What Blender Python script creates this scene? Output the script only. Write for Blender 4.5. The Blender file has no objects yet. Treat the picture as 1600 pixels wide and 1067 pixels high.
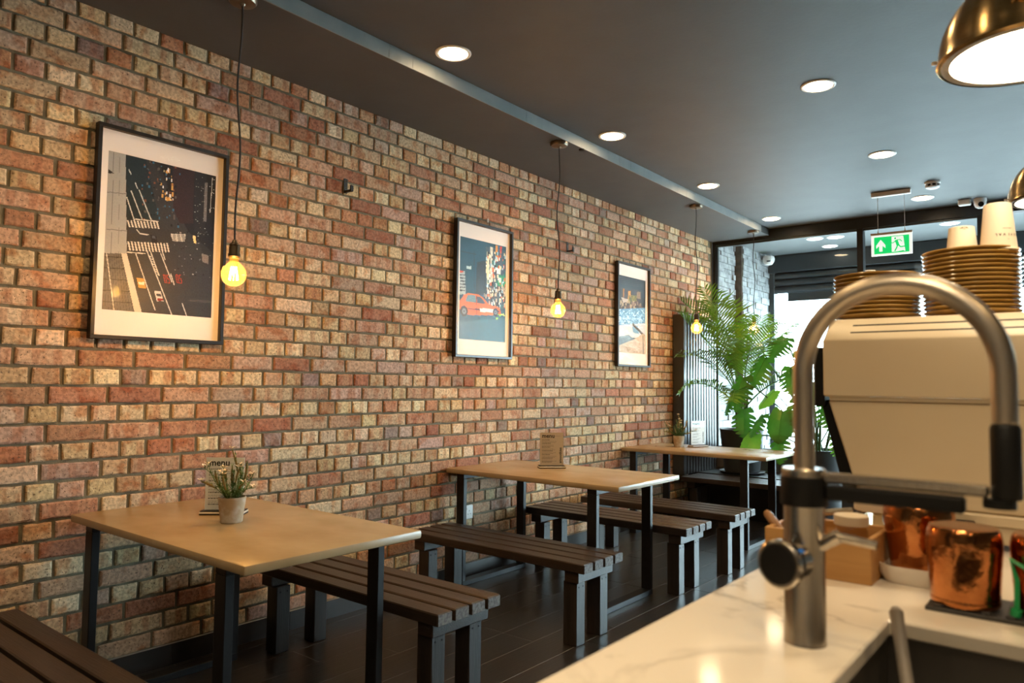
import bpy, bmesh, math, random
import numpy as np
from mathutils import Vector, Matrix
R = math.radians
PI = math.pi
random.seed(7)
S = bpy.context.scene
COL = S.collection

# ------------------------------------------------------------------ camera
YAW, PITCH, ROLL = R(-38.847), R(3.297), R(0.653)
cf = Vector((math.sin(YAW)*math.cos(PITCH), math.cos(YAW)*math.cos(PITCH), math.sin(PITCH)))
cr = Vector((math.cos(YAW), -math.sin(YAW), 0))
cu = cr.cross(cf)
cr2 = cr*math.cos(ROLL) + cu*math.sin(ROLL)
cu2 = -cr*math.sin(ROLL) + cu*math.cos(ROLL)
CAMPOS = Vector((3.2, 0, 1.24))
cam = bpy.data.cameras.new('camera')
camo = bpy.data.objects.new('camera', cam)
COL.objects.link(camo)
m = Matrix((cr2, cu2, -cf)).transposed().to_4x4()
m.translation = CAMPOS
camo.matrix_world = m
cam.sensor_width = 36
cam.lens = 36*1143.18/1600
cam.clip_start = 0.02
cam.dof.use_dof = True
cam.dof.focus_distance = 3.9
cam.dof.aperture_fstop = 4.0
S.camera = camo

# ------------------------------------------------------------------ sky, exposure
w = bpy.data.worlds.new('overcast_sky')
S.world = w
w.use_nodes = True
bg = w.node_tree.nodes['Background']
bg.inputs[0].default_value = (0.70, 0.90, 1.0, 1)
bg.inputs[1].default_value = 16
S.view_settings.view_transform = 'Standard'
S.view_settings.look = 'None'
S.view_settings.exposure = 0.42
S.view_settings.gamma = 1
S.view_settings.use_curve_mapping = False

SPOT_W = 24.0     # downlight beam watts
DOWN_E = 34      # downlight diffuser radiance
BULB_W = 13.0     # filament lamp watts
DOME_E = 22

# ------------------------------------------------------------------ helpers
class MB:
    def __init__(s):
        s.v = []; s.f = []; s.c = None; s.uv = None
    def add(s, vs, fs):
        n = len(s.v)
        s.v += [tuple(p) for p in vs]
        s.f += [tuple(i+n for i in f) for f in fs]
        return s
    def box(s, x0, x1, y0, y1, z0, z1):
        return s.add([(x0,y0,z0),(x1,y0,z0),(x1,y1,z0),(x0,y1,z0),(x0,y0,z1),(x1,y0,z1),(x1,y1,z1),(x0,y1,z1)],
                     [(0,3,2,1),(4,5,6,7),(0,1,5,4),(1,2,6,5),(2,3,7,6),(3,0,4,7)])
    def prism(s, pts, y0, y1, axis='y'):
        n = len(pts)
        if axis == 'y':
            a = [(p[0], y0, p[1]) for p in pts]; b = [(p[0], y1, p[1]) for p in pts]
        elif axis == 'x':
            a = [(y0, p[0], p[1]) for p in pts]; b = [(y1, p[0], p[1]) for p in pts]
        else:
            a = [(p[0], p[1], y0) for p in pts]; b = [(p[0], p[1], y1) for p in pts]
        return s.add(a+b, [tuple(range(n))[::-1], tuple(range(n, 2*n))] + [(i, (i+1) % n, n+(i+1) % n, n+i) for i in range(n)])
    def lathe(s, prof, seg=24, c=(0,0,0), cap0=True, cap1=True):
        vs = []; fs = []
        for r, z in prof:
            for k in range(seg):
                a = 2*PI*k/seg
                vs.append((c[0]+r*math.cos(a), c[1]+r*math.sin(a), c[2]+z))
        for i in range(len(prof)-1):
            for k in range(seg):
                k2 = (k+1) % seg
                fs.append((i*seg+k, i*seg+k2, (i+1)*seg+k2, (i+1)*seg+k))
        if cap0: fs.append(tuple(range(seg))[::-1])
        if cap1: fs.append(tuple((len(prof)-1)*seg+k for k in range(seg)))
        return s.add(vs, fs)
    def tube(s, pts, rad, seg=8, cap=True):
        pts = [Vector(p) for p in pts]
        n = len(pts)
        if not hasattr(rad, '__len__'): rad = [rad]*n
        T = []
        for i in range(n):
            t = pts[min(i+1, n-1)] - pts[max(i-1, 0)]
            T.append(t.normalized())
        up = Vector((0, 0, 1)) if abs(T[0].z) < .9 else Vector((1, 0, 0))
        N = (up - T[0]*up.dot(T[0])).normalized()
        vs = []; fs = []
        for i in range(n):
            N = (N - T[i]*N.dot(T[i])).normalized()
            B = T[i].cross(N)
            for k in range(seg):
                a = 2*PI*k/seg
                vs.append(pts[i] + (N*math.cos(a) + B*math.sin(a))*rad[i])
        for i in range(n-1):
            for k in range(seg):
                k2 = (k+1) % seg
                fs.append((i*seg+k, i*seg+k2, (i+1)*seg+k2, (i+1)*seg+k))
        if cap:
            fs.append(tuple(range(seg))[::-1]); fs.append(tuple((n-1)*seg+k for k in range(seg)))
        return s.add(vs, fs)
    def cyl(s, a, b, r, seg=16):
        return s.tube([a, b], r, seg)
    def build(s, name, mat, parent=None, loc=None, bevel=0, smooth=35, kind=None, seg=1):
        me = bpy.data.meshes.new(name)
        me.from_pydata(s.v, [], s.f)
        bm = bmesh.new(); bm.from_mesh(me)
        bmesh.ops.recalc_face_normals(bm, faces=bm.faces)
        if bevel:
            es = [e for e in bm.edges if len(e.link_faces) == 2 and e.calc_face_angle(0) > .5]
            bmesh.ops.bevel(bm, geom=es, offset=bevel, segments=seg, affect='EDGES', profile=.5)
        bm.to_mesh(me); bm.free()
        return link(name, me, mat, parent, loc, smooth, kind)

def link(name, me, mat, parent=None, loc=None, smooth=35, kind=None):
    o = bpy.data.objects.new(name, me)
    COL.objects.link(o)
    if mat is not None: me.materials.append(mat)
    if smooth:
        me.polygons.foreach_set('use_smooth', [True]*len(me.polygons))
        me.set_sharp_from_angle(angle=R(smooth))
    if parent is not None: o.parent = parent
    if loc: o.location = loc
    if kind: o['kind'] = kind
    return o

def tag(o, label, cat, group=None):
    o['label'] = label; o['category'] = cat
    if group: o['group'] = group
    return o

def thing(name, label, cat, loc=(0,0,0), rz=0, group=None):
    o = bpy.data.objects.new(name, None)
    COL.objects.link(o)
    o.empty_display_size = .05
    o.location = loc; o.rotation_euler = (0, 0, rz)
    return tag(o, label, cat, group)

def dup(root, loc, rz=None, label=None, group=None):
    r = root.copy(); COL.objects.link(r); r.location = loc
    if rz is not None: r.rotation_euler = (0, 0, rz)
    if label: r['label'] = label
    if group: r['group'] = group
    for ch in list(root.children):
        c = ch.copy(); COL.objects.link(c); c.parent = r
        for g in list(ch.children):
            d = g.copy(); COL.objects.link(d); d.parent = c
    return r

def struct(o):
    o['kind'] = 'structure'; return o

# ------------------------------------------------------------------ materials
def newmat(name):
    mt = bpy.data.materials.new(name); mt.use_nodes = True
    nt = mt.node_tree
    return mt, nt, nt.nodes['Principled BSDF']

def setc(sock, c):
    sock.default_value = (c[0], c[1], c[2], 1)

def mat(name, col, rough=.5, metal=0, col2=None, scale=8, stretch=(1,1,1), bump=0, bscale=60, spec=.5, coat=0, obj=True, lo=.4, hi=.62):
    mt, nt, b = newmat(name)
    setc(b.inputs['Base Color'], col)
    b.inputs['Roughness'].default_value = rough
    b.inputs['Metallic'].default_value = metal
    b.inputs['Specular IOR Level'].default_value = spec
    b.inputs['Coat Weight'].default_value = coat
    tc = nt.nodes.new('ShaderNodeTexCoord'); mp = nt.nodes.new('ShaderNodeMapping')
    nt.links.new(tc.outputs['Object'], mp.inputs[0]); mp.inputs['Scale'].default_value = stretch
    if col2:
        n = nt.nodes.new('ShaderNodeTexNoise'); n.inputs['Scale'].default_value = scale; n.inputs['Detail'].default_value = 6
        nt.links.new(mp.outputs[0], n.inputs[0])
        r = nt.nodes.new('ShaderNodeValToRGB')
        r.color_ramp.elements[0].position = lo; r.color_ramp.elements[1].position = hi
        r.color_ramp.elements[0].color = (*col, 1); r.color_ramp.elements[1].color = (*col2, 1)
        nt.links.new(n.outputs[0], r.inputs[0]); nt.links.new(r.outputs[0], b.inputs['Base Color'])
    if bump:
        n2 = nt.nodes.new('ShaderNodeTexNoise'); n2.inputs['Scale'].default_value = bscale; n2.inputs['Detail'].default_value = 4
        nt.links.new(mp.outputs[0], n2.inputs[0])
        bp = nt.nodes.new('ShaderNodeBump'); bp.inputs['Strength'].default_value = bump; bp.inputs['Distance'].default_value = .004
        nt.links.new(n2.outputs[0], bp.inputs['Height']); nt.links.new(bp.outputs[0], b.inputs['Normal'])
    return mt

def emit(name, col, strength):
    mt, nt, b = newmat(name)
    setc(b.inputs['Base Color'], (.9,.9,.9)); setc(b.inputs['Emission Color'], col)
    b.inputs['Emission Strength'].default_value = strength
    return mt

def glassmat(name, tint=(1,1,1), ior=1.45):
    mt = bpy.data.materials.new(name); mt.use_nodes = True
    nt = mt.node_tree; nt.nodes.clear()
    o = nt.nodes.new('ShaderNodeOutputMaterial'); t = nt.nodes.new('ShaderNodeBsdfTransparent'); g = nt.nodes.new('ShaderNodeBsdfGlossy')
    fr = nt.nodes.new('ShaderNodeFresnel'); fr.inputs[0].default_value = ior
    mx = nt.nodes.new('ShaderNodeMixShader')
    setc(t.inputs[0], tint); setc(g.inputs[0], (1,1,1)); g.inputs['Roughness'].default_value = .01
    ge = nt.nodes.new('ShaderNodeNewGeometry'); sb_ = nt.nodes.new('ShaderNodeMath'); sb_.operation = 'SUBTRACT'; sb_.inputs[0].default_value = 1
    ml = nt.nodes.new('ShaderNodeMath'); ml.operation = 'MULTIPLY'
    nt.links.new(ge.outputs['Backfacing'], sb_.inputs[1]); nt.links.new(sb_.outputs[0], ml.inputs[0]); nt.links.new(fr.outputs[0], ml.inputs[1])
    nt.links.new(ml.outputs[0], mx.inputs[0]); nt.links.new(t.outputs[0], mx.inputs[1]); nt.links.new(g.outputs[0], mx.inputs[2])
    nt.links.new(mx.outputs[0], o.inputs[0])
    return mt

def amberglass():
    mt = glassmat('amber_bulb_glass', (1,.86,.58), 1.18)
    nt = mt.node_tree; out = [n for n in nt.nodes if n.type == 'OUTPUT_MATERIAL'][0]
    src = out.inputs[0].links[0].from_socket
    tr = nt.nodes.new('ShaderNodeBsdfTranslucent'); setc(tr.inputs[0], (1,.62,.22))
    mx = nt.nodes.new('ShaderNodeMixShader'); mx.inputs[0].default_value = .03
    nt.links.new(src, mx.inputs[1]); nt.links.new(tr.outputs[0], mx.inputs[2]); nt.links.new(mx.outputs[0], out.inputs[0])
    return mt

def leafy(mt, col):
    nt = mt.node_tree; out = [n for n in nt.nodes if n.type == 'OUTPUT_MATERIAL'][0]
    b = nt.nodes['Principled BSDF']
    tr = nt.nodes.new('ShaderNodeBsdfTranslucent'); setc(tr.inputs[0], col)
    mx = nt.nodes.new('ShaderNodeMixShader'); mx.inputs[0].default_value = .2
    nt.links.new(b.outputs[0], mx.inputs[1]); nt.links.new(tr.outputs[0], mx.inputs[2]); nt.links.new(mx.outputs[0], out.inputs[0])
    return mt

def radial_brushed(mt, amount=.75):
    nt = mt.node_tree; b = nt.nodes['Principled BSDF']
    tg = nt.nodes.new('ShaderNodeTangent'); tg.direction_type = 'RADIAL'; tg.axis = 'Z'
    b.inputs['Anisotropic'].default_value = amount; b.inputs['Anisotropic Rotation'].default_value = .25
    nt.links.new(tg.outputs[0], b.inputs['Tangent'])
    return mt

def attrmat(name, rough=.5):
    mt, nt, b = newmat(name)
    a = nt.nodes.new('ShaderNodeAttribute'); a.attribute_name = 'col'
    nt.links.new(a.outputs['Color'], b.inputs['Base Color'])
    b.inputs['Roughness'].default_value = rough
    return mt

def brickmat(name, per_object):
    mt, nt, b = newmat(name)
    N = nt.nodes.new; L = nt.links.new
    if per_object:
        src = N('ShaderNodeObjectInfo'); C = src.outputs['Color']; A = src.outputs['Alpha']
    else:
        src = N('ShaderNodeAttribute'); src.attribute_name = 'col'; C = src.outputs['Color']; A = src.outputs['Alpha']
    geo = N('ShaderNodeNewGeometry'); P = geo.outputs['Position']
    uvn = N('ShaderNodeUVMap'); uvn.uv_map = 'UVMap'
    sep = N('ShaderNodeSeparateXYZ'); L(uvn.outputs[0], sep.inputs[0])
    def math_(op, a, bb=None, clamp=False):
        n = N('ShaderNodeMath'); n.operation = op; n.use_clamp = clamp
        for i, x in enumerate((a, bb)):
            if x is None: continue
            if isinstance(x, (int, float)): n.inputs[i].default_value = x
            else: L(x, n.inputs[i])
        return n.outputs[0]
    def noise(scale, detail=4):
        n = N('ShaderNodeTexNoise'); n.inputs['Scale'].default_value = scale; n.inputs['Detail'].default_value = detail
        L(P, n.inputs['Vector']); return n.outputs[0]
    def ramp(v, lo, hi):
        n = N('ShaderNodeMapRange'); n.inputs['From Min'].default_value = lo; n.inputs['From Max'].default_value = hi
        n.interpolation_type = 'SMOOTHSTEP'
        L(v, n.inputs['Value']); return n.outputs[0]
    def mix(f, a, bb, mode='MIX'):
        n = N('ShaderNodeMix'); n.data_type = 'RGBA'; n.blend_type = mode
        L(f, n.inputs[0]) if not isinstance(f, (int, float)) else None
        if isinstance(f, (int, float)): n.inputs[0].default_value = f
        for i, x in ((6, a), (7, bb)):
            if isinstance(x, tuple): n.inputs[i].default_value = (*x, 1)
            else: L(x, n.inputs[i])
        return n.outputs[2]
    n1 = noise(11, 6)
    red = mix(1.0, C, (.76, .50, .36), 'MULTIPLY')
    c = mix(math_('MULTIPLY', ramp(n1, .50, .66), .9), C, red)
    # kiss marks across the brick
    wv = math_('SINE', math_('ADD', math_('MULTIPLY', sep.outputs[0], 84), math_('MULTIPLY', A, 40)))
    edge = math_('SUBTRACT', wv, math_('MULTIPLY', noise(22, 4), 1.9))
    k = math_('MULTIPLY', ramp(edge, -.9, -.3), math_('GREATER_THAN', A, .56))
    k = math_('MULTIPLY', k, ramp(math_('SUBTRACT', .034, math_('ABSOLUTE', sep.outputs[1])), 0, .012))
    c = mix(math_('MULTIPLY', k, .55), c, mix(.5, red, (.34, .15, .095)))
    c = mix(math_('MULTIPLY', ramp(noise(5, 3), .52, .7), .45), c, mix(1.0, C, (1.18, 1.15, 1.1), 'MULTIPLY'))
    sp = ramp(noise(105, 4), .60, .68)
    c = mix(math_('MULTIPLY', sp, .7), c, (.09, .06, .045))
    gr = ramp(noise(70, 5), .38, .62)
    c = mix(.55, c, mix(gr, mix(1.0, c, (.6, .6, .6), 'MULTIPLY'), mix(1.0, c, (1.3, 1.3, 1.3), 'MULTIPLY')))
    L(c, b.inputs['Base Color'])
    b.inputs['Roughness'].default_value = .82; b.inputs['Specular IOR Level'].default_value = .35
    bp = N('ShaderNodeBump'); bp.inputs['Strength'].default_value = .7; bp.inputs['Distance'].default_value = .004
    L(math_('ADD', noise(45, 5), math_('MULTIPLY', sp, -.5)), bp.inputs['Height']); L(bp.outputs[0], b.inputs['Normal'])
    return mt

def woodmat(name, c1, c2, rough=.45, axis='x', scale=5):
    st = {'x': (.6, 9, 9), 'y': (9, .6, 9), 'z': (9, 9, .6)}[axis]
    return mat(name, c1, rough, col2=c2, scale=scale, stretch=st, bump=.25, bscale=20, lo=.35, hi=.7)

def marblemat():
    mt, nt, b = newmat('marble_worktop')
    N = nt.nodes.new; L = nt.links.new
    g = N('ShaderNodeNewGeometry')
    n = N('ShaderNodeTexNoise'); n.inputs['Scale'].default_value = 3.2; n.inputs['Detail'].default_value = 6; n.inputs['Distortion'].default_value = 1.4
    L(g.outputs['Position'], n.inputs['Vector'])
    r = N('ShaderNodeValToRGB'); cr_ = r.color_ramp
    cr_.elements[0].position = .46; cr_.elements[0].color = (.80, .74, .64, 1)
    cr_.elements[1].position = .54; cr_.elements[1].color = (.80, .74, .64, 1)
    e = cr_.elements.new(.50); e.color = (.50, .45, .38, 1)
    L(n.outputs[0], r.inputs[0])
    n2 = N('ShaderNodeTexNoise'); n2.inputs['Scale'].default_value = 2.1; L(g.outputs['Position'], n2.inputs['Vector'])
    mr = N('ShaderNodeMapRange'); mr.inputs['From Min'].default_value = .45; mr.inputs['From Max'].default_value = .65
    L(n2.outputs[0], mr.inputs['Value'])
    mx = N('ShaderNodeMix'); mx.data_type = 'RGBA'
    L(mr.outputs[0], mx.inputs[0]); mx.inputs[6].default_value = (.80, .74, .64, 1); L(r.outputs[0], mx.inputs[7])
    L(mx.outputs[2], b.inputs['Base Color'])
    b.inputs['Roughness'].default_value = .10
    return mt

M = {}
M['brick'] = brickmat('brick_single', True)
M['brickf'] = brickmat('brick_field', False)
M['mortar'] = mat('mortar', (.135,.117,.075), .95, col2=(.20,.175,.115), scale=14, bump=.8, bscale=70)
M['ceil'] = mat('grey_paint', (.062,.062,.064), .6, col2=(.068,.068,.070), scale=5, bump=.12, bscale=45)
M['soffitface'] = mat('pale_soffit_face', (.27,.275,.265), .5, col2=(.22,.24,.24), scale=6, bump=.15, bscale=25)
M['wallp'] = mat('dark_wall_paint', (.07,.07,.072), .7)
M['tile'] = mat('wood_look_tile', (.030,.023,.019), .28, col2=(.017,.014,.012), scale=4, stretch=(9,.7,1), bump=.15, bscale=12, lo=.3, hi=.7)
M['grout'] = mat('grout', (.36,.34,.32), .7)
M['skirt'] = mat('skirting_tile', (.022,.02,.019), .35, col2=(.035,.03,.028), scale=4)
M['table'] = mat('table_top', (.42,.315,.185), .26, col2=(.32,.225,.12), scale=3.5, stretch=(1,1.6,1), lo=.35, hi=.75)
M['tedge'] = mat('table_edge', (.42,.31,.20), .35, col2=(.36,.25,.15), scale=12)
M['blackm'] = mat('black_metal', (.007,.007,.008), .42, metal=.0, spec=.4)
M['bwood'] = woodmat('stained_bench_wood', (.040,.026,.018), (.022,.015,.012), .36)
M['bend'] = mat('bench_end_grain', (.16,.14,.125), .6, col2=(.06,.05,.045), scale=90)
M['bleg'] = woodmat('bench_leg_wood', (.038,.030,.026), (.022,.018,.016), .33, 'z')
M['frame'] = mat('picture_frame_black', (.016,.015,.015), .35)
M['mount'] = mat('mount_card', (.84,.80,.76), .7)
M['print'] = attrmat('printed_photo', .45)
M['glass'] = glassmat('picture_glass', (1,1,1), 1.09)
M['wglass'] = glassmat('window_glass', (.96,.99,.985), 1.35)
M['cord'] = mat('black_cord', (.012,.011,.011), .6)
M['socket'] = mat('dark_brass', (.10,.075,.05), .35, metal=.9)
M['bulbg'] = amberglass()
M['fil'] = emit('glowing_filament', (1,.52,.16), 160)
M['dl'] = emit('downlight_diffuser', (1,.72,.41), DOWN_E)
M['dome_e'] = emit('dome_diffuser', (1,.80,.54), DOME_E)
M['pl'] = emit('porch_light_diffuser', (1,.93,.8), 8)
M['white'] = mat('white_plastic', (.72,.70,.68), .4)
M['trimw'] = mat('white_light_trim', (.75,.73,.70), .45)
M['brass'] = mat('brushed_brass', (.64,.46,.23), .25, metal=1, col2=(.54,.38,.17), scale=40, stretch=(1,1,12))
radial_brushed(M['brass'])
M['rosep'] = mat('rose_brass', (.20,.16,.12), .3, metal=.9)
M['steel'] = mat('brushed_steel', (.50,.45,.38), .24, metal=1, col2=(.42,.37,.31), scale=30, stretch=(14,14,.4))
M['hose'] = mat('steel_hose', (.50,.43,.34), .36, metal=1)
M['blackp'] = mat('black_plastic', (.004,.004,.004), .5, spec=.22)
M['spoon'] = mat('dull_grey_handle', (.22,.19,.16), .5)
M['blue'] = mat('blue_dot', (.02,.18,.75), .3)
M['copper'] = mat('hammered_copper', (.52,.205,.07), .14, metal=1, col2=(.44,.155,.05), scale=18, bump=.35, bscale=55)
M['cream'] = mat('cream_enamel', (.60,.50,.345), .45, col2=(.58,.48,.33), scale=6)
M['slot'] = mat('dark_slot', (.01,.01,.01), .6)
M['plate'] = mat('amber_glaze', (.40,.235,.06), .17, col2=(.30,.165,.035), scale=9)
M['paper'] = mat('paper_cup', (.80,.70,.54), .6)
M['ink'] = mat('black_ink', (.02,.018,.016), .6)
M['menup'] = mat('menu_paper', (.88,.87,.85), .6)
M['kraft'] = mat('kraft_menu_paper', (.66,.52,.37), .6)
M['acr'] = glassmat('clear_acrylic', (.97,.98,.98), 1.4)
M['boxw'] = woodmat('light_box_wood', (.50,.27,.09), (.40,.20,.06), .5)
M['handle'] = woodmat('handle_wood', (.36,.18,.07), (.27,.12,.04), .5)
M['porc'] = mat('white_porcelain', (.78,.73,.64), .3)
M['lid'] = mat('lid_cork', (.62,.52,.38), .6)
M['jar'] = glassmat('jar_glass', (.85,.8,.7), 1.4)
M['sink'] = mat('sink_steel', (.16,.15,.14), .4, metal=.8)
M['mat_'] = mat('dark_drip_mat', (.03,.028,.026), .5, bump=.6, bscale=120)
M['green'] = mat('green_plastic', (.01,.33,.10), .35)
M['marble'] = marblemat()
M['cab'] = mat('counter_front', (.05,.045,.042), .6)
M['rad'] = mat('anthracite_radiator', (.035,.037,.040), .33)
M['potd'] = mat('dark_planter', (.035,.035,.037), .5, bump=.1)
M['soil'] = mat('soil', (.035,.022,.014), .95, bump=.8, bscale=60)
M['leafA'] = mat('palm_leaf', (.06,.17,.025), .42, col2=(.15,.28,.035), scale=6)
M['leafB'] = mat('monstera_leaf', (.03,.13,.02), .33, col2=(.06,.20,.03), scale=7)
M['leafC'] = mat('bright_leaf', (.12,.34,.03), .38, col2=(.07,.26,.03), scale=7)
for k_, c_ in (('leafA', (.14,.26,.02)), ('leafB', (.06,.20,.015)), ('leafC', (.24,.42,.03))): leafy(M[k_], c_)
M['stemg'] = mat('green_stem', (.06,.11,.03), .5)
M['trunk'] = mat('palm_trunk', (.11,.075,.04), .8, col2=(.07,.05,.03), scale=20)
M['potc'] = mat('weathered_clay', (.40,.30,.19), .85, col2=(.55,.50,.43), scale=22, bump=.3, bscale=50, lo=.45, hi=.7)
M['sprig'] = mat('sprig_green', (.11,.19,.045), .6, col2=(.06,.13,.03), scale=40)
M['bud'] = mat('ochre_bud_spike', (.34,.22,.07), .7, col2=(.22,.2,.06), scale=60)
M['petal'] = mat('cream_petal', (.85,.72,.55), .6)
M['stone'] = mat('white_split_stone', (.36,.37,.375), .8, col2=(.20,.205,.21), scale=11, bump=.7, bscale=40)
M['stoneret'] = mat('brown_stone_return', (.11,.09,.075), .85, col2=(.06,.05,.045), scale=14, bump=.6)
M['shut'] = mat('dark_shutter_metal', (.035,.042,.046), .4, metal=.3)
M['porchc'] = mat('porch_ceiling', (.17,.18,.185), .7)
M['pave'] = mat('pale_paving', (.50,.50,.49), .85, col2=(.44,.44,.43), scale=1.5)
M['hook'] = mat('black_hook', (.015,.015,.015), .35)
M['sgreen'] = emit('exit_green', (.0,.55,.12), .85); setc(M['sgreen'].node_tree.nodes['Principled BSDF'].inputs['Base Color'], (.0,.25,.07))
M['swhite'] = emit('exit_white', (.82,.92,.90), .62)
M['tagw'] = mat('warm_beige_metal', (.50,.40,.32), .5)
M['outlet'] = mat('outlet_white', (.75,.75,.74), .35)

# ------------------------------------------------------------------ setting
CEIL, SOF = 2.84, 2.77
RX, BY, WY = 5.6, -2.0, 7.36
fl_ = MB(); fl_.box(-.02, RX, BY, WY+.1, -.12, -.0012)
floor = struct(fl_.build('floor', M['grout'], smooth=0))
tw, tl = .1905, 1.19
tm = MB(); tm.box(.0018, tw-.0018, .0018, tl-.0018, .0029, .004)
t0 = tm.build('floor_tile', M['tile'], floor, smooth=0)
first = True
offs = {6: .655, 5: .95, 4: .38, 3: .5, 2: .1, 1: .8, 7: .2, 0: .45}
x = 1.2235 - tw*6
col_i = 0
while x < RX - .05:
    o_ = offs.get(col_i, random.random())*1.0
    y = 3.05 - tl*5 + {6: 0, 5: .27, 4: -.17, 3: -.165, 2: .5, 1: .2}.get(col_i-0, random.random())
    if col_i >= 6 and col_i == 6: y = 3.05 - tl*5
    while y < WY:
        if y > BY:
            o = t0 if first else t0.copy()
            if not first: COL.objects.link(o)
            first = False
            o.parent = floor; o.location = (x, y, -.004)
        y += tl
    x += tw; col_i += 1

nm_ = MB(); nm_.box(.0125, .0786, .0018, tl-.0018, .0029, .004)
n0_ = nm_.build('floor_tile', M['tile'], floor, smooth=0)
for k in range(8):
    o = n0_ if k == 0 else n0_.copy()
    if k: COL.objects.link(o)
    o.parent = floor; o.location = (0, BY + .3 + tl*(k-.2), -.004)
cb = MB(); cb.box(-.1, RX, BY, WY+.1, CEIL, CEIL+.12)
ceiling = struct(cb.build('ceiling', M['ceil'], smooth=0))
sb = MB(); sb.box(.002, .612, BY, WY, SOF, CEIL-.001)
soffit = struct(sb.build('trim_1', M['ceil'], smooth=0))
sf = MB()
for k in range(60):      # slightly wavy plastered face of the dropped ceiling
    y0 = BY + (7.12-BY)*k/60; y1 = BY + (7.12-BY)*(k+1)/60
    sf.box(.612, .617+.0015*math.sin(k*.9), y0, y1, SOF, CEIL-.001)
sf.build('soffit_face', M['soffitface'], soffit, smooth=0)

for nm, b_ in (('wall_back', (-.1, RX, BY-.1, BY, 0, CEIL)), ('wall_right', (RX, RX+.1, BY-.1, WY+.1, 0, CEIL))):
    q = MB(); q.box(*b_); struct(q.build(nm, M['wallp'], smooth=0))

# brick wall ---------------------------------------------------------------
wl = MB(); wl.box(-.15, -.008, BY, WY+.02, 0, CEIL)
wall_left = struct(wl.build('wall_left', M['mortar'], smooth=0))
PAL = [((.57,.425,.25), 5), ((.66,.515,.33), 4), ((.52,.37,.21), 4), ((.49,.31,.18), 3), ((.43,.22,.115), 1.8), ((.35,.15,.08), 1.0), ((.50,.35,.26), 2.2), ((.28,.20,.165), .7)]
PALS = [((.50,.33,.21), 3.4), ((.41,.215,.125), 2.4), ((.45,.28,.18), 3), ((.56,.405,.25), 3.4), ((.35,.16,.095), 1.5), ((.46,.31,.235), 1.8), ((.60,.46,.30), 2)]
def pick(p):
    cs, ws = zip(*p)
    c = random.choices(cs, ws)[0]
    j = random.uniform(.86, 1.14)
    return tuple(min(.9, q*j*random.uniform(.95, 1.05)) for q in c)

def brick_verts(wd, ht, n, rnd):
    # outline in (y, z), irregular; ring at the back, ring at the arris, front face
    o = []
    nx = n//2 - 1
    for i in range(nx): o.append((-wd/2 + wd*i/(nx), -ht/2))
    o.append((wd/2, -ht/2))
    for i in range(nx): o.append((wd/2 - wd*i/nx, ht/2))
    o.append((-wd/2, ht/2))
    def jit(p, a): return (p[0] + rnd.uniform(-a, a), p[1] + rnd.uniform(-a, a))
    back = [jit(p, .0015) for p in o]
    mid = [(p[0]*.985 + rnd.uniform(-.0015, .0015), p[1]*.975 + rnd.uniform(-.002, .002)) for p in back]
    fr = []
    for p in mid:
        e = .005 + rnd.random()**3*.006
        fr.append((p[0] - math.copysign(min(e, abs(p[0])*.5), p[0]), p[1] - math.copysign(e, p[1])))
    vs = [(-.009, *p) for p in back] + [(-.0028 + rnd.uniform(-.001, .001), *p) for p in mid] + [(rnd.uniform(-.001, .0012), *p) for p in fr]
    m_ = len(o); fs = []
    for a in (0, m_):
        for i in range(m_): fs.append((a+i, a+(i+1) % m_, a+m_+(i+1) % m_, a+m_+i))
    fs.append(tuple(range(2*m_, 3*m_)))
    return vs, fs

rb = random.Random(11)
HW, PITCHZ = .1025, .0749
HP = .1115
protos = {}
def brick_mesh(wd, ht, n):
    vs, fs = brick_verts(wd, ht, n, rb)
    me = bpy.data.meshes.new('brick'); me.from_pydata(vs, [], fs)
    uv = me.uv_layers.new(name='UVMap')
    for lp in me.loops:
        p = me.vertices[lp.vertex_index].co
        uv.data[lp.index].uv = (p.y, p.z)
    me.materials.append(M['brick'])
    return me
for kind_, wd, n in (('h', HP-.0130, 10), ('s', 2*HP-.0130, 12), ('q', HP*.62-.0130, 10)):
    protos[kind_] = [brick_mesh(wd, .0630, n) for _ in range(18)]

specs = []   # (area, y, z, kind, colour, alpha, x off, tilt)
for row in range(36):
    zc = 2.747 - PITCHZ*row
    head = row % 2 == 0
    y = -1.2 + rb.uniform(-.008, .008) + (0 if head else HP*.5)
    while y < WY - .04:
        if head:
            if rb.random() < .035: k_ = 's'
            else: k_ = 'h'
        else:
            r_ = rb.random()
            k_ = 'h' if r_ < .06 else 's'
        wd = {'h': HP, 's': 2*HP, 'q': HP*.62}[k_]
        if y + wd > WY - .002: 
            k_ = 'h'; wd = HP
            if y + wd > WY + .004: break
        yc = y + wd/2
        colr = pick(PAL if k_ == 'h' else PALS)
        v = Vector((0, yc, zc)) - CAMPOS
        dz = v.dot(cf); X = v.dot(cr2)/dz*1143.18; Yp = v.dot(cu2)/dz*1143.18
        vis = abs(X) < 800 and abs(Yp) < 533
        for (a0, a1) in ((1.22, 1.80), (3.36, 3.93), (5.35, 5.92)):
            if a0 < yc < a1 and 1.41 < zc < 2.29: vis = False
        area = wd*3.2/dz**3 if vis else 0
        specs.append((area, yc, zc, k_, colr, rb.random(), rb.uniform(-.0015, .0018)))
        y += wd
specs.sort(key=lambda s_: -s_[0])
for s_ in specs[:300]:
    me = rb.choice(protos[s_[3]])
    o = bpy.data.objects.new('brick', me); COL.objects.link(o); o.parent = wall_left
    o.location = (s_[6], s_[1], s_[2]); o.rotation_euler = (rb.uniform(-.008, .008), 0, 0)
    o.color = (*s_[4], s_[5])
V_ = []; F_ = []; C_ = []; U_ = []
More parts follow.
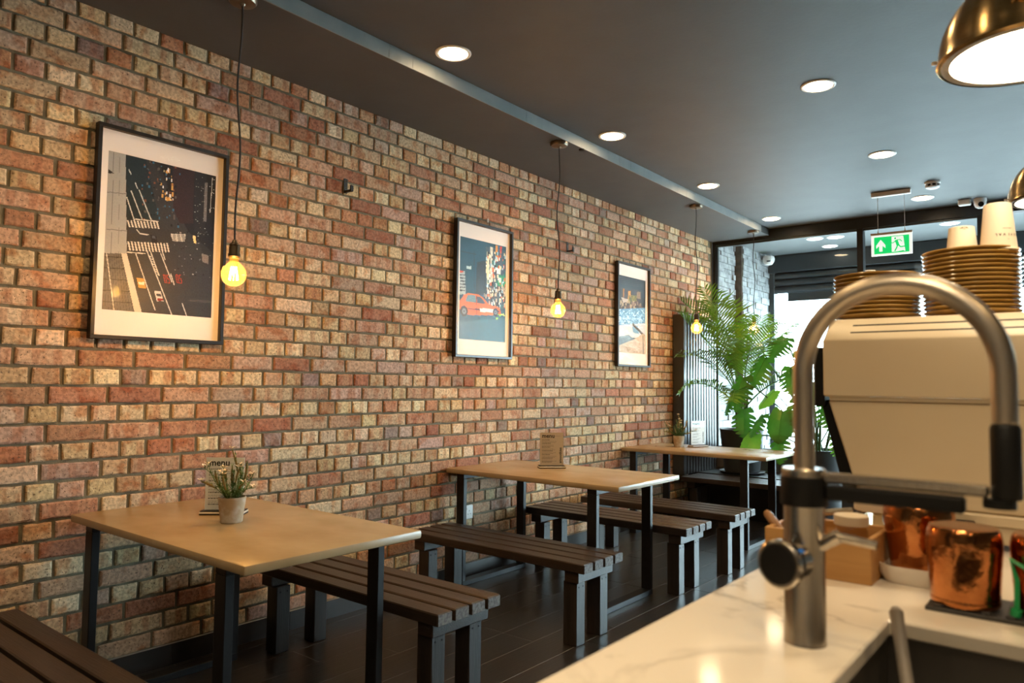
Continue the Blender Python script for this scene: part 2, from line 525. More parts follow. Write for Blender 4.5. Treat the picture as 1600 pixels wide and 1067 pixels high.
for s_ in specs[300:]:
    me = rb.choice(protos[s_[3]])
    n0 = len(V_); a = rb.uniform(-.008, .008); ca, sa = math.cos(a), math.sin(a)
    loc = [tuple(v.co) for v in me.vertices]
    for p in loc:
        V_.append((p[0]+s_[6], s_[1] + p[1]*ca - p[2]*sa, min(s_[2] + p[1]*sa + p[2]*ca, SOF+.02)))
    for pl in me.polygons:
        F_.append(tuple(i+n0 for i in pl.vertices))
        for i in pl.vertices: C_ += [*s_[4], s_[5]]; U_ += [loc[i][1], loc[i][2]]
me = bpy.data.meshes.new('brick_field'); me.from_pydata(V_, [], F_)
uv = me.uv_layers.new(name='UVMap'); uv.data.foreach_set('uv', U_)
ca_ = me.color_attributes.new('col', 'FLOAT_COLOR', 'CORNER'); ca_.data.foreach_set('color', C_)
link('brick_field', me, M['brickf'], wall_left, smooth=0, kind='stuff')

# skirting tiles
bs = MB(); bs.box(-.008, .006, BY, WY, 0, .090)
base = struct(bs.build('baseboard_left', M['grout'], smooth=0))
sk = MB(); sk.box(0, .004, .0012, .5958, 0, .090); s0 = sk.build('skirting_tile', M['skirt'], base, smooth=0)
for k in range(15):
    o = s0 if k == 0 else s0.copy()
    if k: COL.objects.link(o); o.parent = base
    o.location = (.006, 1.62 - .597*6 + .597*k, 0)

# ------------------------------------------------------------------ shop window and porch
win = bpy.data.objects.new('window_1', None); COL.objects.link(win); struct(win)
def wbox(nm, *b, mt=M['blackm'], bev=.002):
    q = MB(); q.box(*b); return q.build(nm, mt, win, bevel=bev, smooth=0)
wbox('head_rail', .002, RX-.01, WY, WY+.09, 2.735, CEIL-.002)
wbox('mullion', .002, .040, WY, WY+.09, 0, 2.735)
wbox('mullion', 1.436, 1.490, WY, WY+.09, 0, 2.735)
wbox('mullion', 2.402, 2.455, WY, WY+.09, 0, 2.735)
wbox('mullion', 4.0, 4.05, WY, WY+.09, 0, 2.735)
wbox('sill_rail', .040, 1.436, WY-.005, WY+.09, .55, .615)
wbox('bottom_rail', 1.49, 2.402, WY, WY+.09, .0, .09)
wbox('bottom_rail', 2.455, RX-.01, WY, WY+.09, .0, .09)
wbox('glazing_bead', .040, 1.436, WY+.02, WY+.05, 2.715, 2.735, mt=M['shut'])
wbox('glazing_bead', 1.49, 2.402, WY+.02, WY+.05, 2.715, 2.735, mt=M['shut'])
wbox('glazing_bead', .040, .054, WY+.02, WY+.05, .615, 2.715, mt=M['shut'])
for a, b_, z in ((.041, 1.435, .616), (1.491, 2.401, .091), (2.456, 3.999, .091), (4.051, 5.58, .091)):
    wbox('glass_pane', a, b_, WY+.03, WY+.036, z, 2.714, mt=M['wglass'], bev=0)
q = MB(); q.box(.0, 1.44, WY+.001, WY+.088, 0, .549); struct(q.build('wall_front', M['wallp'], smooth=0))
q = MB(); q.box(.002, .98, 6.76, WY-.002, 0, .40); struct(q.build('trim_2', M['blackm'], bevel=.004, smooth=0))

# porch
PY = 8.8
q = MB(); q.box(-.3, RX+.1, WY+.1, PY+.3, 2.82, 2.95); struct(q.build('ceiling_porch', M['porchc'], smooth=0))
q = MB(); q.box(-8, 16, WY+.1, 40, -.2, -.01); struct(q.build('ground', M['pave'], smooth=0))
q = MB(); q.box(-.3, -.012, WY+.1, 7.99, 0, 2.82); q.box(-.3, .072, 7.99, PY+.3, 0, 2.82)
pw = struct(q.build('wall_porch', M['stoneret'], smooth=0))
st = MB(); rs = random.Random(5)
for (xa, ya, yb) in ((-.012, WY+.1, 7.97), (.072, 8.0, PY+.02)):
    z = .0
    while z < 2.80:
        h = rs.choice((.045, .06, .075)); y = ya
        while y < yb:
            l = rs.uniform(.12, .30)
            st.box(xa-.01, xa+rs.uniform(.008, .028), y, min(y+l-.004, yb), z, min(z+h-.004, 2.818)); y += l
        z += h
st.build('stone_cladding', M['stone'], pw, smooth=0, kind='stuff')

sh = thing('roller_shutter', 'dark metal roller shutter half raised beyond the shop window', 'shutter', (0, PY, 0))
q = MB(); q.box(.09, 5.6, 0, .25, 2.61, 2.815); q.build('shutter_box', M['shut'], sh, bevel=.006)
for px in (.09, 5.4):
    q = MB(); q.box(px, px+.06, .02, .14, 0, 2.60); q.build('guide_rail', M['shut'], sh, bevel=.004)
for k in range(3):
    z = 2.609 - k*.083
    q = MB(); q.tube([(.152, .07, z-.042), (5.39, .07, z-.042)], .043, 12); q.build('slat', M['shut'], sh)
q = MB(); q.box(.30, 5.3, .05, .09, 2.26, 2.356); q.build('bottom_bar', M['shut'], sh, bevel=.003)

cm = thing('dome_camera', 'white dome camera on the porch wall behind the window glass', 'camera', (.15, 8.62, 2.70))
q = MB(); q.box(-.055, .03, -.03, .03, .02, .09); q.build('bracket', M['white'], cm, bevel=.01)
q = MB(); q.lathe([(.0, -.065), (.04, -.055), (.062, -.025), (.07, .01), (.06, .04), (.03, .055), (0, .06)], 20, (.03, -.06, .03), False, False); q.build('housing', M['white'], cm)
q = MB(); q.lathe([(0, -.012), (.02, -.008), (.024, 0), (0, .004)], 16, (.05, -.122, .01), False, False); q.build('lens', M['blackp'], cm)

# ------------------------------------------------------------------ downlights
def downlight(x, y, label, z=CEIL, mt=None):
    t = thing('downlight', label, 'ceiling light', (x, y, z), 0)
    q = MB(); q.lathe([(.088, 0), (.088, -.004), (.082, -.007), (.070, -.005), (.070, 0)], 32, cap0=False, cap1=False); q.build('trim_ring', M['trimw'], t)
    q = MB(); q.lathe([(.070, -.001), (.070, -.006)], 32); q.build('diffuser', mt or M['dl'], t)
    if mt is None:
        ld = bpy.data.lights.new('downlight_beam', 'SPOT'); ld.energy = SPOT_W; ld.color = (1, .70, .35); ld.spot_size = R(125); ld.spot_blend = .8; ld.shadow_soft_size = .06
        lo = bpy.data.objects.new('downlight_beam', ld); COL.objects.link(lo); lo.parent = t; lo.location = (0, 0, -.012)
    return t
LX, RX2 = .79, 2.07
names = ['second nearest', 'third', 'fourth', 'farthest']
for i, y in enumerate((2.512, 3.997, 5.474, 6.91)):
    downlight(LX, y, ['glowing round downlight beside the soffit, nearest the large front picture', 'glowing round downlight beside the soffit above the taxi picture', 'glowing round downlight beside the soffit above the third picture', 'glowing round downlight beside the soffit closest to the window corner'][i])
for i, y in enumerate((3.973, 5.43, 6.886)):
    downlight(RX2, y, ['glowing round ceiling downlight nearest the big brass dome lamp', 'glowing round ceiling downlight between the dome lamp and exit sign', 'glowing round ceiling downlight beside the smoke detector'][i])
for x, y, ds in ((LX, 1.03, 'over the near left bench'), (LX, -.45, 'behind the camera near the brick wall'), (RX2, 2.49, 'over the aisle by the second bench'), (RX2, 1.03, 'over the aisle by the first table'), (RX2, -.45, 'over the aisle behind the camera'),
                 (3.35, -.45, 'over the counter behind the camera'), (4.3, -.9, 'over the work area behind the camera'), (4.3, .6, 'over the work area right of the sink'), (3.35, .62, 'over the sink'), (2.75, -1.3, 'over the aisle nearest the back wall')):
    downlight(x, y, 'ceiling downlight out of frame '+ds)
for i, (x, y) in enumerate(((.86, 8.03), (1.06, 8.06), (2.11, 8.01))):
    t = downlight(x, y, ['round porch light behind the window, left one of the touching pair', 'round porch light behind the window, right one of the touching pair', 'round porch light behind the window above the paper cups'][i], 2.82, M['pl'])
downlight(.87, 8.55, 'round porch light behind the window beside the mullion', 2.82, M['pl'])

# ------------------------------------------------------------------ pendant bulbs
def pendant(x, y, zb, label, seed):
    rr = random.Random(seed)
    t = thing('pendant_bulb', label, 'pendant light', (x, y, SOF), 0, 'bare bulb pendants along the brick wall')
    q = MB(); q.lathe([(.056, 0), (.056, -.012), (.050, -.022), (.012, -.026), (.008, -.034), (0, -.034)], 28, cap1=False); q.build('ceiling_rose', M['rosep'], t)
    L_ = SOF - (zb+.135)
    pts = []
    ph = rr.uniform(0, 6)
    for k in range(25):
        s = k/24
        a = .008*math.sin(PI*s)
        pts.append((a*math.sin(s*11+ph), a*math.cos(s*8+ph), -.03 - (L_-.03)*s))
    q = MB(); q.tube(pts, .0038, 6); q.build('cord', M['cord'], t)
    zs = zb + .07 - SOF
    q = MB(); q.lathe([(.0, .068), (.008, .066), (.012, .055), (.019, .050), (.021, .046), (.019, .042), (.021, .036), (.021, .014), (.0235, .010), (.0235, 0), (.018, -.006), (0, -.006)], 20, (0, 0, zs), False, False); q.build('lamp_holder', M['socket'], t)
    zc = zb - SOF
    prof = [(.016, .066), (.017, .05), (.026, .0405)]
    for k in range(0, 13):
        a = R(52) - R(142)*k/12
        prof.append((.0475*math.cos(a), .0475*math.sin(a)))
    q = MB(); q.lathe(prof, 28, (0, 0, zc), False, False); q.build('bulb_glass', M['bulbg'], t)
    q = MB()
    for k in range(8):
        a = 2*PI*k/8
        q.tube([(.010*math.cos(a), .010*math.sin(a), zc+.03), (.017*math.cos(a+.3), .017*math.sin(a+.3), zc-.022)], .0013, 5)
    q.build('filament', M['fil'], t)
    q = MB(); q.tube([(0, 0, zc+.06), (0, 0, zc-.015)], .004, 6); q.build('glass_stem', M['bulbg'], t)
    ld = bpy.data.lights.new('bulb_light', 'POINT'); ld.energy = BULB_W; ld.color = (1, .55, .20); ld.shadow_soft_size = .02
    lo = bpy.data.objects.new('bulb_light', ld); COL.objects.link(lo); lo.parent = t; lo.location = (0, 0, zc)
    return t
pendant(.56, 1.533, 1.655, 'hanging amber filament bulb overlapping the big front picture', 1)
pendant(.557, 3.738, 1.703, 'hanging amber filament bulb just right of the taxi picture', 2)
pendant(.555, 5.76, 1.724, 'hanging amber filament bulb in front of the radiator top', 3)
pendant(.566, 7.05, 1.795, 'hanging amber filament bulb in front of the window pane', 4)

# ------------------------------------------------------------------ brass dome lamps
def dome(x, y, label):
    t = thing('dome_lamp', label, 'pendant light', (x, y, 1.94), 0, 'brass dome lamps over the counter')
    r = .166
    out = [(r, 0), (r+.004, .004), (r, .012)]
    for k in range(1, 15):
        a = R(84)*k/14
        out.append((r*math.cos(a), .012 + r*1.02*math.sin(a)))
    inn = [(p[0]-.006, p[1]) for p in out[::-1] if p[0] > .02]
    q = MB(); q.lathe(out + inn, 48, cap0=False, cap1=False); q.build('shade', M['brass'], t)
    q = MB(); q.lathe([(r-.0065, .000), (r-.0065, .020), (r-.022, .012), (r-.022, .0)], 48, cap0=False, cap1=False); q.build('inner_rim', M['trimw'], t)
    q = MB(); q.lathe([(r-.024, .006), (r-.024, .012)], 48); q.build('diffuser', M['dome_e'], t)
    q = MB(); q.lathe([(.03, .17), (.03, .21), (.018, .225), (.01, .24), (0, .24)], 20); q.build('cap', M['brass'], t)
    q = MB(); q.tube([(0, 0, .235), (0, 0, CEIL-1.94)], .004, 8); q.build('cord', M['cord'], t)
    q = MB(); q.lathe([(.055, 0), (.055, -.02), (.045, -.026), (0, -.026)], 24, (0, 0, CEIL-1.94)); q.build('ceiling_rose', M['brass'], t)
    # two rim rivets and a small raised emblem of wavy bars on the shade
    q = MB(); q.lathe([(0, -.004), (.006, -.003), (.006, .003), (0, .004)], 10, (-r-.003, -.03, .018), False, False); q.build('rivet', M['trimw'], t)
    q = MB()
    for j in range(3):
        z = .055 + j*.026
        rr_ = math.sqrt(max(0, r*r - ((z-.012)/1.02)**2)) + .0025
        pts = []
        for k in range(9):
            a = R(-96) + R(26)*k/8
            pts.append((rr_*math.cos(a), rr_*math.sin(a), z + .005*math.sin(k*2.1+j)))
        q.tube(pts, .0028, 6)
    q.build('emblem', M['brass'], t)
dome(3.10, 1.845, 'large brass dome lamp hanging nearest over the counter')
dome(3.10, .35, 'brass dome lamp above the sink, out of frame overhead')
dome(3.105, 3.34, 'brass dome lamp half hidden behind the paper cups')

# ------------------------------------------------------------------ ceiling fittings
t = thing('exit_sign', 'hanging green exit sign with white arrow and running figure', 'sign', (1.905, 6.5, 2.315), R(2))
q = MB(); q.box(-.145, .145, -.02, .02, .487, .523); q.build('ceiling_bar', M['white'], t, bevel=.003)
for s in (-.098, .098):
    q = MB(); q.tube([(s, 0, .49), (s, 0, .185)], .0018, 6); q.build('wire', M['white'], t)
    q = MB(); q.tube([(s, 0, .205), (s, 0, .185)], .004, 6); q.build('wire_grip', M['tagw'], t)
q = MB(); q.box(-.152, .152, -.018, .018, .170, .187); q.build('top_rail', M['tagw'], t, bevel=.002)
q = MB(); q.box(-.150, .150, -.006, .006, 0, .170); pn = q.build('panel', M['swhite'], t, bevel=.002)
q = MB(); q.box(-.128, .128, -.008, -.006, .016, .154); q.build('green_face', M['sgreen'], t, smooth=0)
def strip(q, pts, wd, y=-.0093):
    for (a, b_) in zip(pts[:-1], pts[1:]):
        a = Vector((a[0], 0, a[1])); b_ = Vector((b_[0], 0, b_[1])); d = (b_-a).normalized(); n = Vector((-d.z, 0, d.x))*wd/2
        a = a - d*wd*.2; b_ = b_ + d*wd*.2
        q.add([(p.x, y, p.z) for p in (a+n, a-n, b_-n, b_+n)], [(0, 1, 2, 3)])
q = MB()
q.add([(x_, -.0086, z_) for x_, z_ in ((-.078, .132), (-.112, .085), (-.112, .060), (-.090, .082), (-.090, .034), (-.066, .034), (-.066, .082), (-.044, .060), (-.044, .085))],
      [(0, 1, 3), (1, 2, 3), (0, 3, 6), (3, 4, 5, 6), (0, 6, 8), (6, 7, 8)])
q.build('arrow', M['swhite'], t, smooth=0)
q = MB(); q.add([(.002, -.0086, .024), (.100, -.0086, .024), (.086, -.0086, .148), (.002, -.0086, .148)], [(0, 1, 2, 3)]); q.build('door_shape', M['swhite'], t, smooth=0)
q = MB()
q.add([(.028+.008*math.cos(a*PI/6), -.0093, .132+.008*math.sin(a*PI/6)) for a in range(12)], [tuple(range(12))])
strip(q, [(.036, .114), (.048, .074)], .022)
strip(q, [(.046, .078), (.036, .052), (.024, .030)], .010); strip(q, [(.050, .078), (.066, .060), (.098, .062)], .010)
strip(q, [(.034, .117), (.016, .098), (.004, .098)], .007); strip(q, [(.040, .118), (.062, .120), (.076, .104)], .007)
strip(q, [(.014, .018), (.090, .028)], .006)
q.build('running_figure', M['sgreen'], t, smooth=0)

t = thing('smoke_detector', 'round white smoke detector on the grey ceiling', 'smoke detector', (2.218, 6.41, CEIL))
q = MB(); q.lathe([(.056, 0), (.056, -.012), (.048, -.016)], 28); q.build('base', M['white'], t)
q = MB(); q.lathe([(.040, -.016), (.040, -.034)], 24); q.build('sensor_core', M['blackp'], t)
q = MB()
for k in range(8):
    a = 2*PI*k/8; q.tube([(.045*math.cos(a), .045*math.sin(a), -.012), (.045*math.cos(a), .045*math.sin(a), -.036)], .006, 6)
q.build('rib', M['white'], t)
q = MB(); q.lathe([(.050, -.034), (.048, -.042), (.034, -.050), (0, -.052)], 28, cap1=False); q.build('cap', M['white'], t)

t = thing('security_camera', 'white turret camera on the ceiling above the mullion', 'camera', (2.445, 7.20, CEIL))
q = MB(); q.lathe([(.048, 0), (.050, -.02), (.046, -.032)], 24); q.build('base', M['white'], t)
q = MB(); q.lathe([(.044, -.028), (.046, -.045), (.036, -.07), (.018, -.082), (0, -.085)], 24, cap1=False); q.build('ball', M['white'], t)
q = MB(); q.tube([(.008, -.030, -.05), (.012, -.048, -.058)], .021, 16); q.build('lens', M['blackp'], t)
t = MB(); t.box(-.045, .045, -.035, .035, -.045, 0)
tag(t.build('junction_box', M['white'], None, (2.335, 7.18, CEIL), bevel=.006), 'small white junction box on the ceiling beside the turret camera', 'junction box')
t = MB(); t.lathe([(.02, 0), (.018, -.008), (0, -.009)], 14, cap1=False)
tag(t.build('ceiling_plug', M['blackp'], None, (.60, 3.93, SOF)), 'small black disc on the soffit beside the second pendant', 'fitting')

# ------------------------------------------------------------------ pictures
def grid_print(W, H, fn, nu, nv, parent):
    img = fn(nu, nv)     # nv x nu x 3, row 0 at the top
    vs = []; fs = []
    for j in range(nv+1):
        for i in range(nu+1):
            vs.append((0, -W/2 + W*i/nu, H/2 - H*j/nv))
    for j in range(nv):
        for i in range(nu):
            a = j*(nu+1)+i; fs.append((a, a+nu+1, a+nu+2, a+1))
    me = bpy.data.meshes.new('print'); me.from_pydata(vs, [], fs)
    at = me.color_attributes.new('col', 'FLOAT_COLOR', 'CORNER')
    c = np.ones((nv*nu, 4, 4), np.float32); c[:, :, :3] = (np.clip(img, 0, 1).reshape(-1, 1, 3))**2.2
    at.data.foreach_set('color', c.ravel())
    return link('print', me, M['print'], parent, smooth=0)

class Paint:
    # paints flat print artwork; coordinates are given on a tilted sheet with the four corners below
    def __init__(s, nu, nv, tl, tr, br, bl):
        s.im = np.zeros((nv, nu, 3)); s.nu, s.nv = nu, nv
        s.tl, s.tr, s.br, s.bl = tl, tr, br, bl
        s.U, s.V = np.meshgrid((np.arange(nu)+.5)/nu, (np.arange(nv)+.5)/nv)
        s.rg = np.random.RandomState(3)
    def q(s, x, y):
        v = .5; u = .5
        for _ in range(6):
            xl = s.tl[0]+(s.bl[0]-s.tl[0])*v; xr = s.tr[0]+(s.br[0]-s.tr[0])*v; u = (x-xl)/(xr-xl)
            yt = s.tl[1]+(s.tr[1]-s.tl[1])*u; yb = s.bl[1]+(s.br[1]-s.bl[1])*u; v = (y-yt)/(yb-yt)
        return u, v
    def poly(s, pts, col, noise=0, raw=False):
        P = [p if raw else s.q(*p) for p in pts]
        m_ = np.zeros_like(s.U, bool)
        for (a, b_) in zip(P, P[1:]+P[:1]):
            if a[1] == b_[1]: continue
            c = ((a[1] > s.V) != (b_[1] > s.V)) & (s.U < (b_[0]-a[0])*(s.V-a[1])/(b_[1]-a[1])+a[0])
            m_ ^= c
        s.im[m_] = np.array(col) + (s.rg.rand(m_.sum(), 1)-.5)*noise
    def line(s, pts, col, wd):
        P = [s.q(*p) for p in pts]
        for a, b_ in zip(P[:-1], P[1:]):
            ax, ay = a[0], a[1]*s.nv/s.nu; bx, by = b_[0], b_[1]*s.nv/s.nu
            X = s.U; Y = s.V*s.nv/s.nu
            d2 = (bx-ax)**2+(by-ay)**2+1e-12
            t_ = np.clip(((X-ax)*(bx-ax)+(Y-ay)*(by-ay))/d2, 0, 1)
            s.im[(X-ax-t_*(bx-ax))**2+(Y-ay-t_*(by-ay))**2 < (wd/2)**2] = col
    def specks(s, x0, x1, y0, y1, n, cols, size=.012, tall=1.0):
        for _ in range(n):
            x = s.rg.uniform(x0, x1); y = s.rg.uniform(y0, y1); u, v = s.q(x, y); c = cols[s.rg.randint(len(cols))]
            a = size*s.rg.uniform(.4, 1); b_ = a*tall*s.nu/s.nv
            s.im[(abs(s.U-u) < a/2) & (abs(s.V-v) < b_/2)] = c

def art_street(nu, nv):
    p = Paint(nu, nv, (108, 160), (608, 282), (585, 938), (80, 898))
    p.im[:] = (.17, .17, .17); p.im += (p.rg.rand(nv, nu, 1)-.5)*.04
    p.poly([(180, 178), (300, 205), (470, 520), (600, 720), (590, 940), (180, 920)], (.20, .20, .20), .04)
    p.poly([(182, 180), (270, 200), (330, 480), (185, 480)], (.12, .17, .18), .03)
    p.poly([(330, 210), (610, 280), (598, 640), (470, 540), (395, 400)], (.11, .09, .09), .05)
    p.poly([(395, 225), (500, 250), (492, 500), (428, 500), (395, 430)], (.20, .12, .10), .05)
    p.poly([(500, 250), (560, 268), (552, 560), (498, 540)], (.14, .13, .13), .04)
    p.poly([(552, 310), (566, 312), (558, 495), (545, 490)], (.45, .43, .42), .08)
    p.specks(500, 560, 280, 600, 60, [(.6, .6, .55), (.75, .75, .7), (.4, .35, .3)], .012, .6)
    p.specks(330, 395, 230, 400, 26, [(.95, .85, .6), (.9, .9, .9), (.8, .6, .3)], .02, 2.0)
    p.specks(250, 430, 210, 520, 90, [(.05, .05, .05), (.35, .33, .3), (.2, .4, .5), (.5, .3, .2)], .018, 1.3)
    p.specks(400, 600, 520, 760, 50, [(.4, .4, .4), (.1, .1, .1), (.6, .58, .55)], .014, 1)
    p.poly([(104, 158), (180, 176), (186, 640), (86, 640)], (.62, .63, .62), .03)
    for yy in (355, 528): p.line([(100, yy), (184, yy+8)], (.40, .41, .41), .006)
    p.line([(130, 170), (118, 640)], (.45, .46, .46), .005); p.line([(155, 178), (150, 640)], (.5, .51, .5), .004)
    p.poly([(108, 248), (131, 268), (108, 268)], (.15, .15, .15))
    p.poly([(88, 640), (180, 640), (215, 912), (78, 905)], (.33, .33, .32), .05)
    for k in range(11):
        p.line([(86+k*9, 642), (82+k*13, 905)], (.22, .22, .22), .004)
    for k in range(5): p.line([(84, 655+k*52), (172+k*11, 660+k*52)], (.12, .12, .12), .007)
    p.line([(100, 640), (132, 905)], (.75, .74, .72), .008)
    p.poly([(162, 640), (186, 640), (252, 912), (220, 912)], (.80, .76, .70), .03)
    for (a, b_, n, y0, y1, y2, y3) in ((186, 330, 10, 486, 518, 490, 528), (188, 378, 13, 584, 626, 590, 632)):
        for k in range(n):
            x0 = a+(b_-a)*k/n; wd = (b_-a)/n*.5
            p.poly([(x0, y0+k*.6), (x0+wd, y0+k*.6), (x0+wd+9, y1+k*.7), (x0+9, y1+k*.7)], (.82, .80, .75))
    for k in range(6): p.line([(385+k*2, 550+k*6), (455-k*1, 552+k*6)], (.75, .74, .7), .008)
    for pts in ([(186, 380), (218, 486)], [(205, 350), (252, 478)], [(240, 345), (292, 480)], [(218, 480), (326, 490)], [(225, 640), (312, 900)], [(275, 628), (390, 922)], [(338, 640), (390, 770)], [(195, 250), (204, 270)], [(222, 310), (232, 335)], [(230, 530), (245, 548), (280, 552)], [(188, 634), (265, 640)], [(440, 870), (462, 928)], [(385, 735), (402, 785)], [(290, 628), (330, 740)], [(345, 630), (358, 668)]):
        p.line(pts, (.80, .79, .75), .009)
    for k in range(8): p.line([(280+k*6, 650+k*12), (293+k*5, 655+k*12)], (.78, .77, .73), .007)
    p.poly([(290, 552), (318, 558), (322, 592), (296, 588)], (.08, .08, .09)); p.poly([(297, 556), (312, 560), (314, 572), (298, 568)], (.3, .33, .36))
    p.poly([(228, 752), (262, 757), (272, 803), (238, 797)], (.75, .55, .25)); p.poly([(236, 770), (262, 772), (264, 785), (240, 783)], (.90, .85, .75))
    p.poly([(308, 812), (338, 816), (352, 860), (320, 860)], (.78, .76, .74)); p.poly([(316, 824), (338, 826), (342, 838), (320, 836)], (.22, .22, .25)); p.poly([(322, 845), (348, 847), (350, 858), (322, 858)], (.5, .12, .10))
    red = (.66, .22, .14)
    for dx in (0, 58):
        p.line([(350+dx, 738), (358+dx, 775), (367+dx, 775), (358+dx, 738), (350+dx, 738)], red, .007)
        p.line([(375+dx, 740), (366+dx, 740), (369+dx, 756), (377+dx, 758), (380+dx, 776), (371+dx, 776)], red, .007)
    p.line([(590, 290), (578, 450)], (.75, .74, .72), .007)
    p.specks(575, 600, 290, 450, 14, [(.8, .8, .8)], .014, .6)
    p.poly([(490, 555), (505, 560), (508, 595), (496, 590)], (.95, .85, .6)); p.poly([(535, 640), (570, 650), (570, 690), (540, 680)], (.5, .48, .45), .1)
    return p.im

def art_taxi(nu, nv):
    p = Paint(nu, nv, (93, 174), (416, 256), (402, 930), (72, 902))
    p.im[:] = (.03, .27, .36)
    p.im[:, :, :] -= (p.V[:, :, None])*np.array([0, .02, .02]); p.im += (p.rg.rand(nv, nu, 1)-.5)*.03
    p.poly([(205, 360), (262, 350), (265, 600), (190, 590)], (.12, .16, .20), .06)
    p.poly([(84, 420), (122, 425), (125, 590), (78, 590)], (.62, .68, .70), .15)
    for k in range(6): p.line([(88, 450+k*22), (120, 452+k*22)], (.15, .22, .28), .015)
    p.poly([(84, 420), (112, 424), (112, 436), (84, 432)], (.75, .28, .2))
    p.poly([(268, 250), (416, 285), (408, 700), (265, 620)], (.22, .30, .36), .15)
    p.poly([(275, 285), (292, 290), (290, 520), (272, 515)], (.90, .88, .78), .1); p.poly([(300, 250), (318, 255), (316, 530), (298, 525)], (.82, .80, .72), .12)
    p.poly([(340, 240), (356, 245), (352, 330), (338, 326)], (.85, .55, .2), .1); p.poly([(370, 250), (386, 255), (382, 300), (370, 296)], (.72, .2, .15))
    p.poly([(335, 400), (375, 405), (372, 450), (335, 445)], (.85, .92, .95), .08)
    p.poly([(352, 450), (414, 460), (410, 540), (352, 530)], (.10, .55, .38), .15); p.poly([(360, 470), (380, 474), (378, 510), (360, 506)], (.75, .92, .85))
    p.specks(270, 412, 290, 690, 150, [(.9, .85, .7), (.1, .12, .15), (.8, .4, .25), (.7, .85, .9), (.95, .95, .9), (.1, .4, .4)], .04, 1.6)
    p.specks(230, 410, 540, 690, 70, [(.05, .06, .08), (.75, .7, .62), (.3, .2, .18)], .03, 2)
    p.line([(186, 290), (184, 590)], (.10, .18, .22), .012); p.line([(93, 282), (200, 305)], (.08, .14, .18), .007); p.line([(262, 370), (258, 620)], (.07, .09, .1), .014)
    p.poly([(132, 385), (166, 390), (165, 412), (132, 408)], (.70, .82, .86))
    p.poly([(72, 705), (402, 705), (402, 932), (70, 905)], (.16, .32, .40), .07)
    p.specks(80, 400, 730, 900, 60, [(.22, .42, .5), (.1, .25, .32)], .05, .5)
    p.poly([(76, 690), (76, 645), (112, 592), (140, 580), (210, 590), (245, 612), (285, 662), (355, 680), (372, 700), (372, 735), (300, 738), (140, 735)], (.80, .38, .13), .04)
    p.poly([(126, 628), (140, 592), (192, 598), (196, 650), (128, 640)], (.35, .50, .55), .1); p.poly([(200, 602), (232, 612), (262, 655), (200, 652)], (.18, .22, .25), .08)
    p.line([(196, 600), (198, 730)], (.45, .12, .05), .008); p.line([(140, 690), (360, 712)], (.10, .06, .06), .016)
    p.poly([(220, 686), (330, 696), (330, 722), (222, 712)], (.80, .85, .85), .1)
    for (cx, cy, r) in ((112, 708, .075), (335, 718, .06)):
        u, v = p.q(cx, cy)
        d = np.sqrt((p.U-u)**2+((p.V-v)*nv/nu)**2); p.im[d < r] = (.05, .05, .06); p.im[d < r*.55] = (.42, .45, .46); p.im[d < r*.2] = (.15, .15, .15)
    p.specks(340, 400, 730, 765, 12, [(.5, .8, .3), (.8, .9, .5)], .04, .7)
    return p.im

def art_river(nu, nv):
    p = Paint(nu, nv, (84, 172), (326, 232), (320, 905), (76, 888))
    p.im[:] = (.10, .09, .09); p.im += (p.rg.rand(nv, nu, 1)-.5)*.06
    p.poly([(84, 172), (326, 232), (326, 300), (84, 262)], (.07, .06, .06), .05)
    for k in range(4): p.line([(84, 195+k*18), (326, 245+k*16)], (.24, .20, .17), .012)
    p.poly([(100, 290), (290, 320), (285, 470), (95, 470)], (.20, .17, .14), .1)
    p.poly([(165, 320), (188, 322), (186, 400), (160, 395)], (.78, .55, .22), .1); p.poly([(118, 300), (130, 302), (128, 380), (116, 378)], (.70, .45, .18), .1)
    p.poly([(100, 380), (165, 400), (168, 425), (118, 430)], (.72, .66, .58), .08)
    p.specks(170, 240, 370, 440, 50, [(.45, .42, .15), (.3, .32, .12), (.55, .5, .2)], .06, 1)
    p.specks(95, 290, 420, 490, 60, [(.15, .1, .08), (.5, .4, .3), (.35, .25, .18), (.7, .6, .45)], .06, 1.2)
    p.poly([(245, 330), (280, 335), (280, 400), (245, 395)], (.55, .45, .33), .1)
    p.poly([(78, 490), (326, 480), (324, 640), (78, 650)], (.36, .58, .76), .14)
    p.specks(85, 315, 495, 640, 120, [(.55, .74, .88), (.28, .48, .66), (.7, .84, .92)], .08, .45)
    p.poly([(78, 640), (325, 620), (322, 760), (78, 745)], (.74, .78, .82), .07)
    p.poly([(200, 650), (250, 640), (262, 720), (205, 705)], (.40, .58, .72), .08); p.line([(205, 630), (320, 745)], (.25, .20, .16), .05)
    p.poly([(78, 745), (165, 728), (215, 770), (150, 800), (78, 825)], (.35, .44, .50), .08)
    p.poly([(78, 825), (210, 770), (300, 715), (322, 740), (322, 906), (76, 890)], (.70, .64, .55), .16)
    p.specks(85, 318, 800, 900, 80, [(.55, .48, .38), (.8, .74, .65)], .05, .4)
    p.line([(300, 740), (302, 900)], (.12, .10, .09), .02)
    return p.im

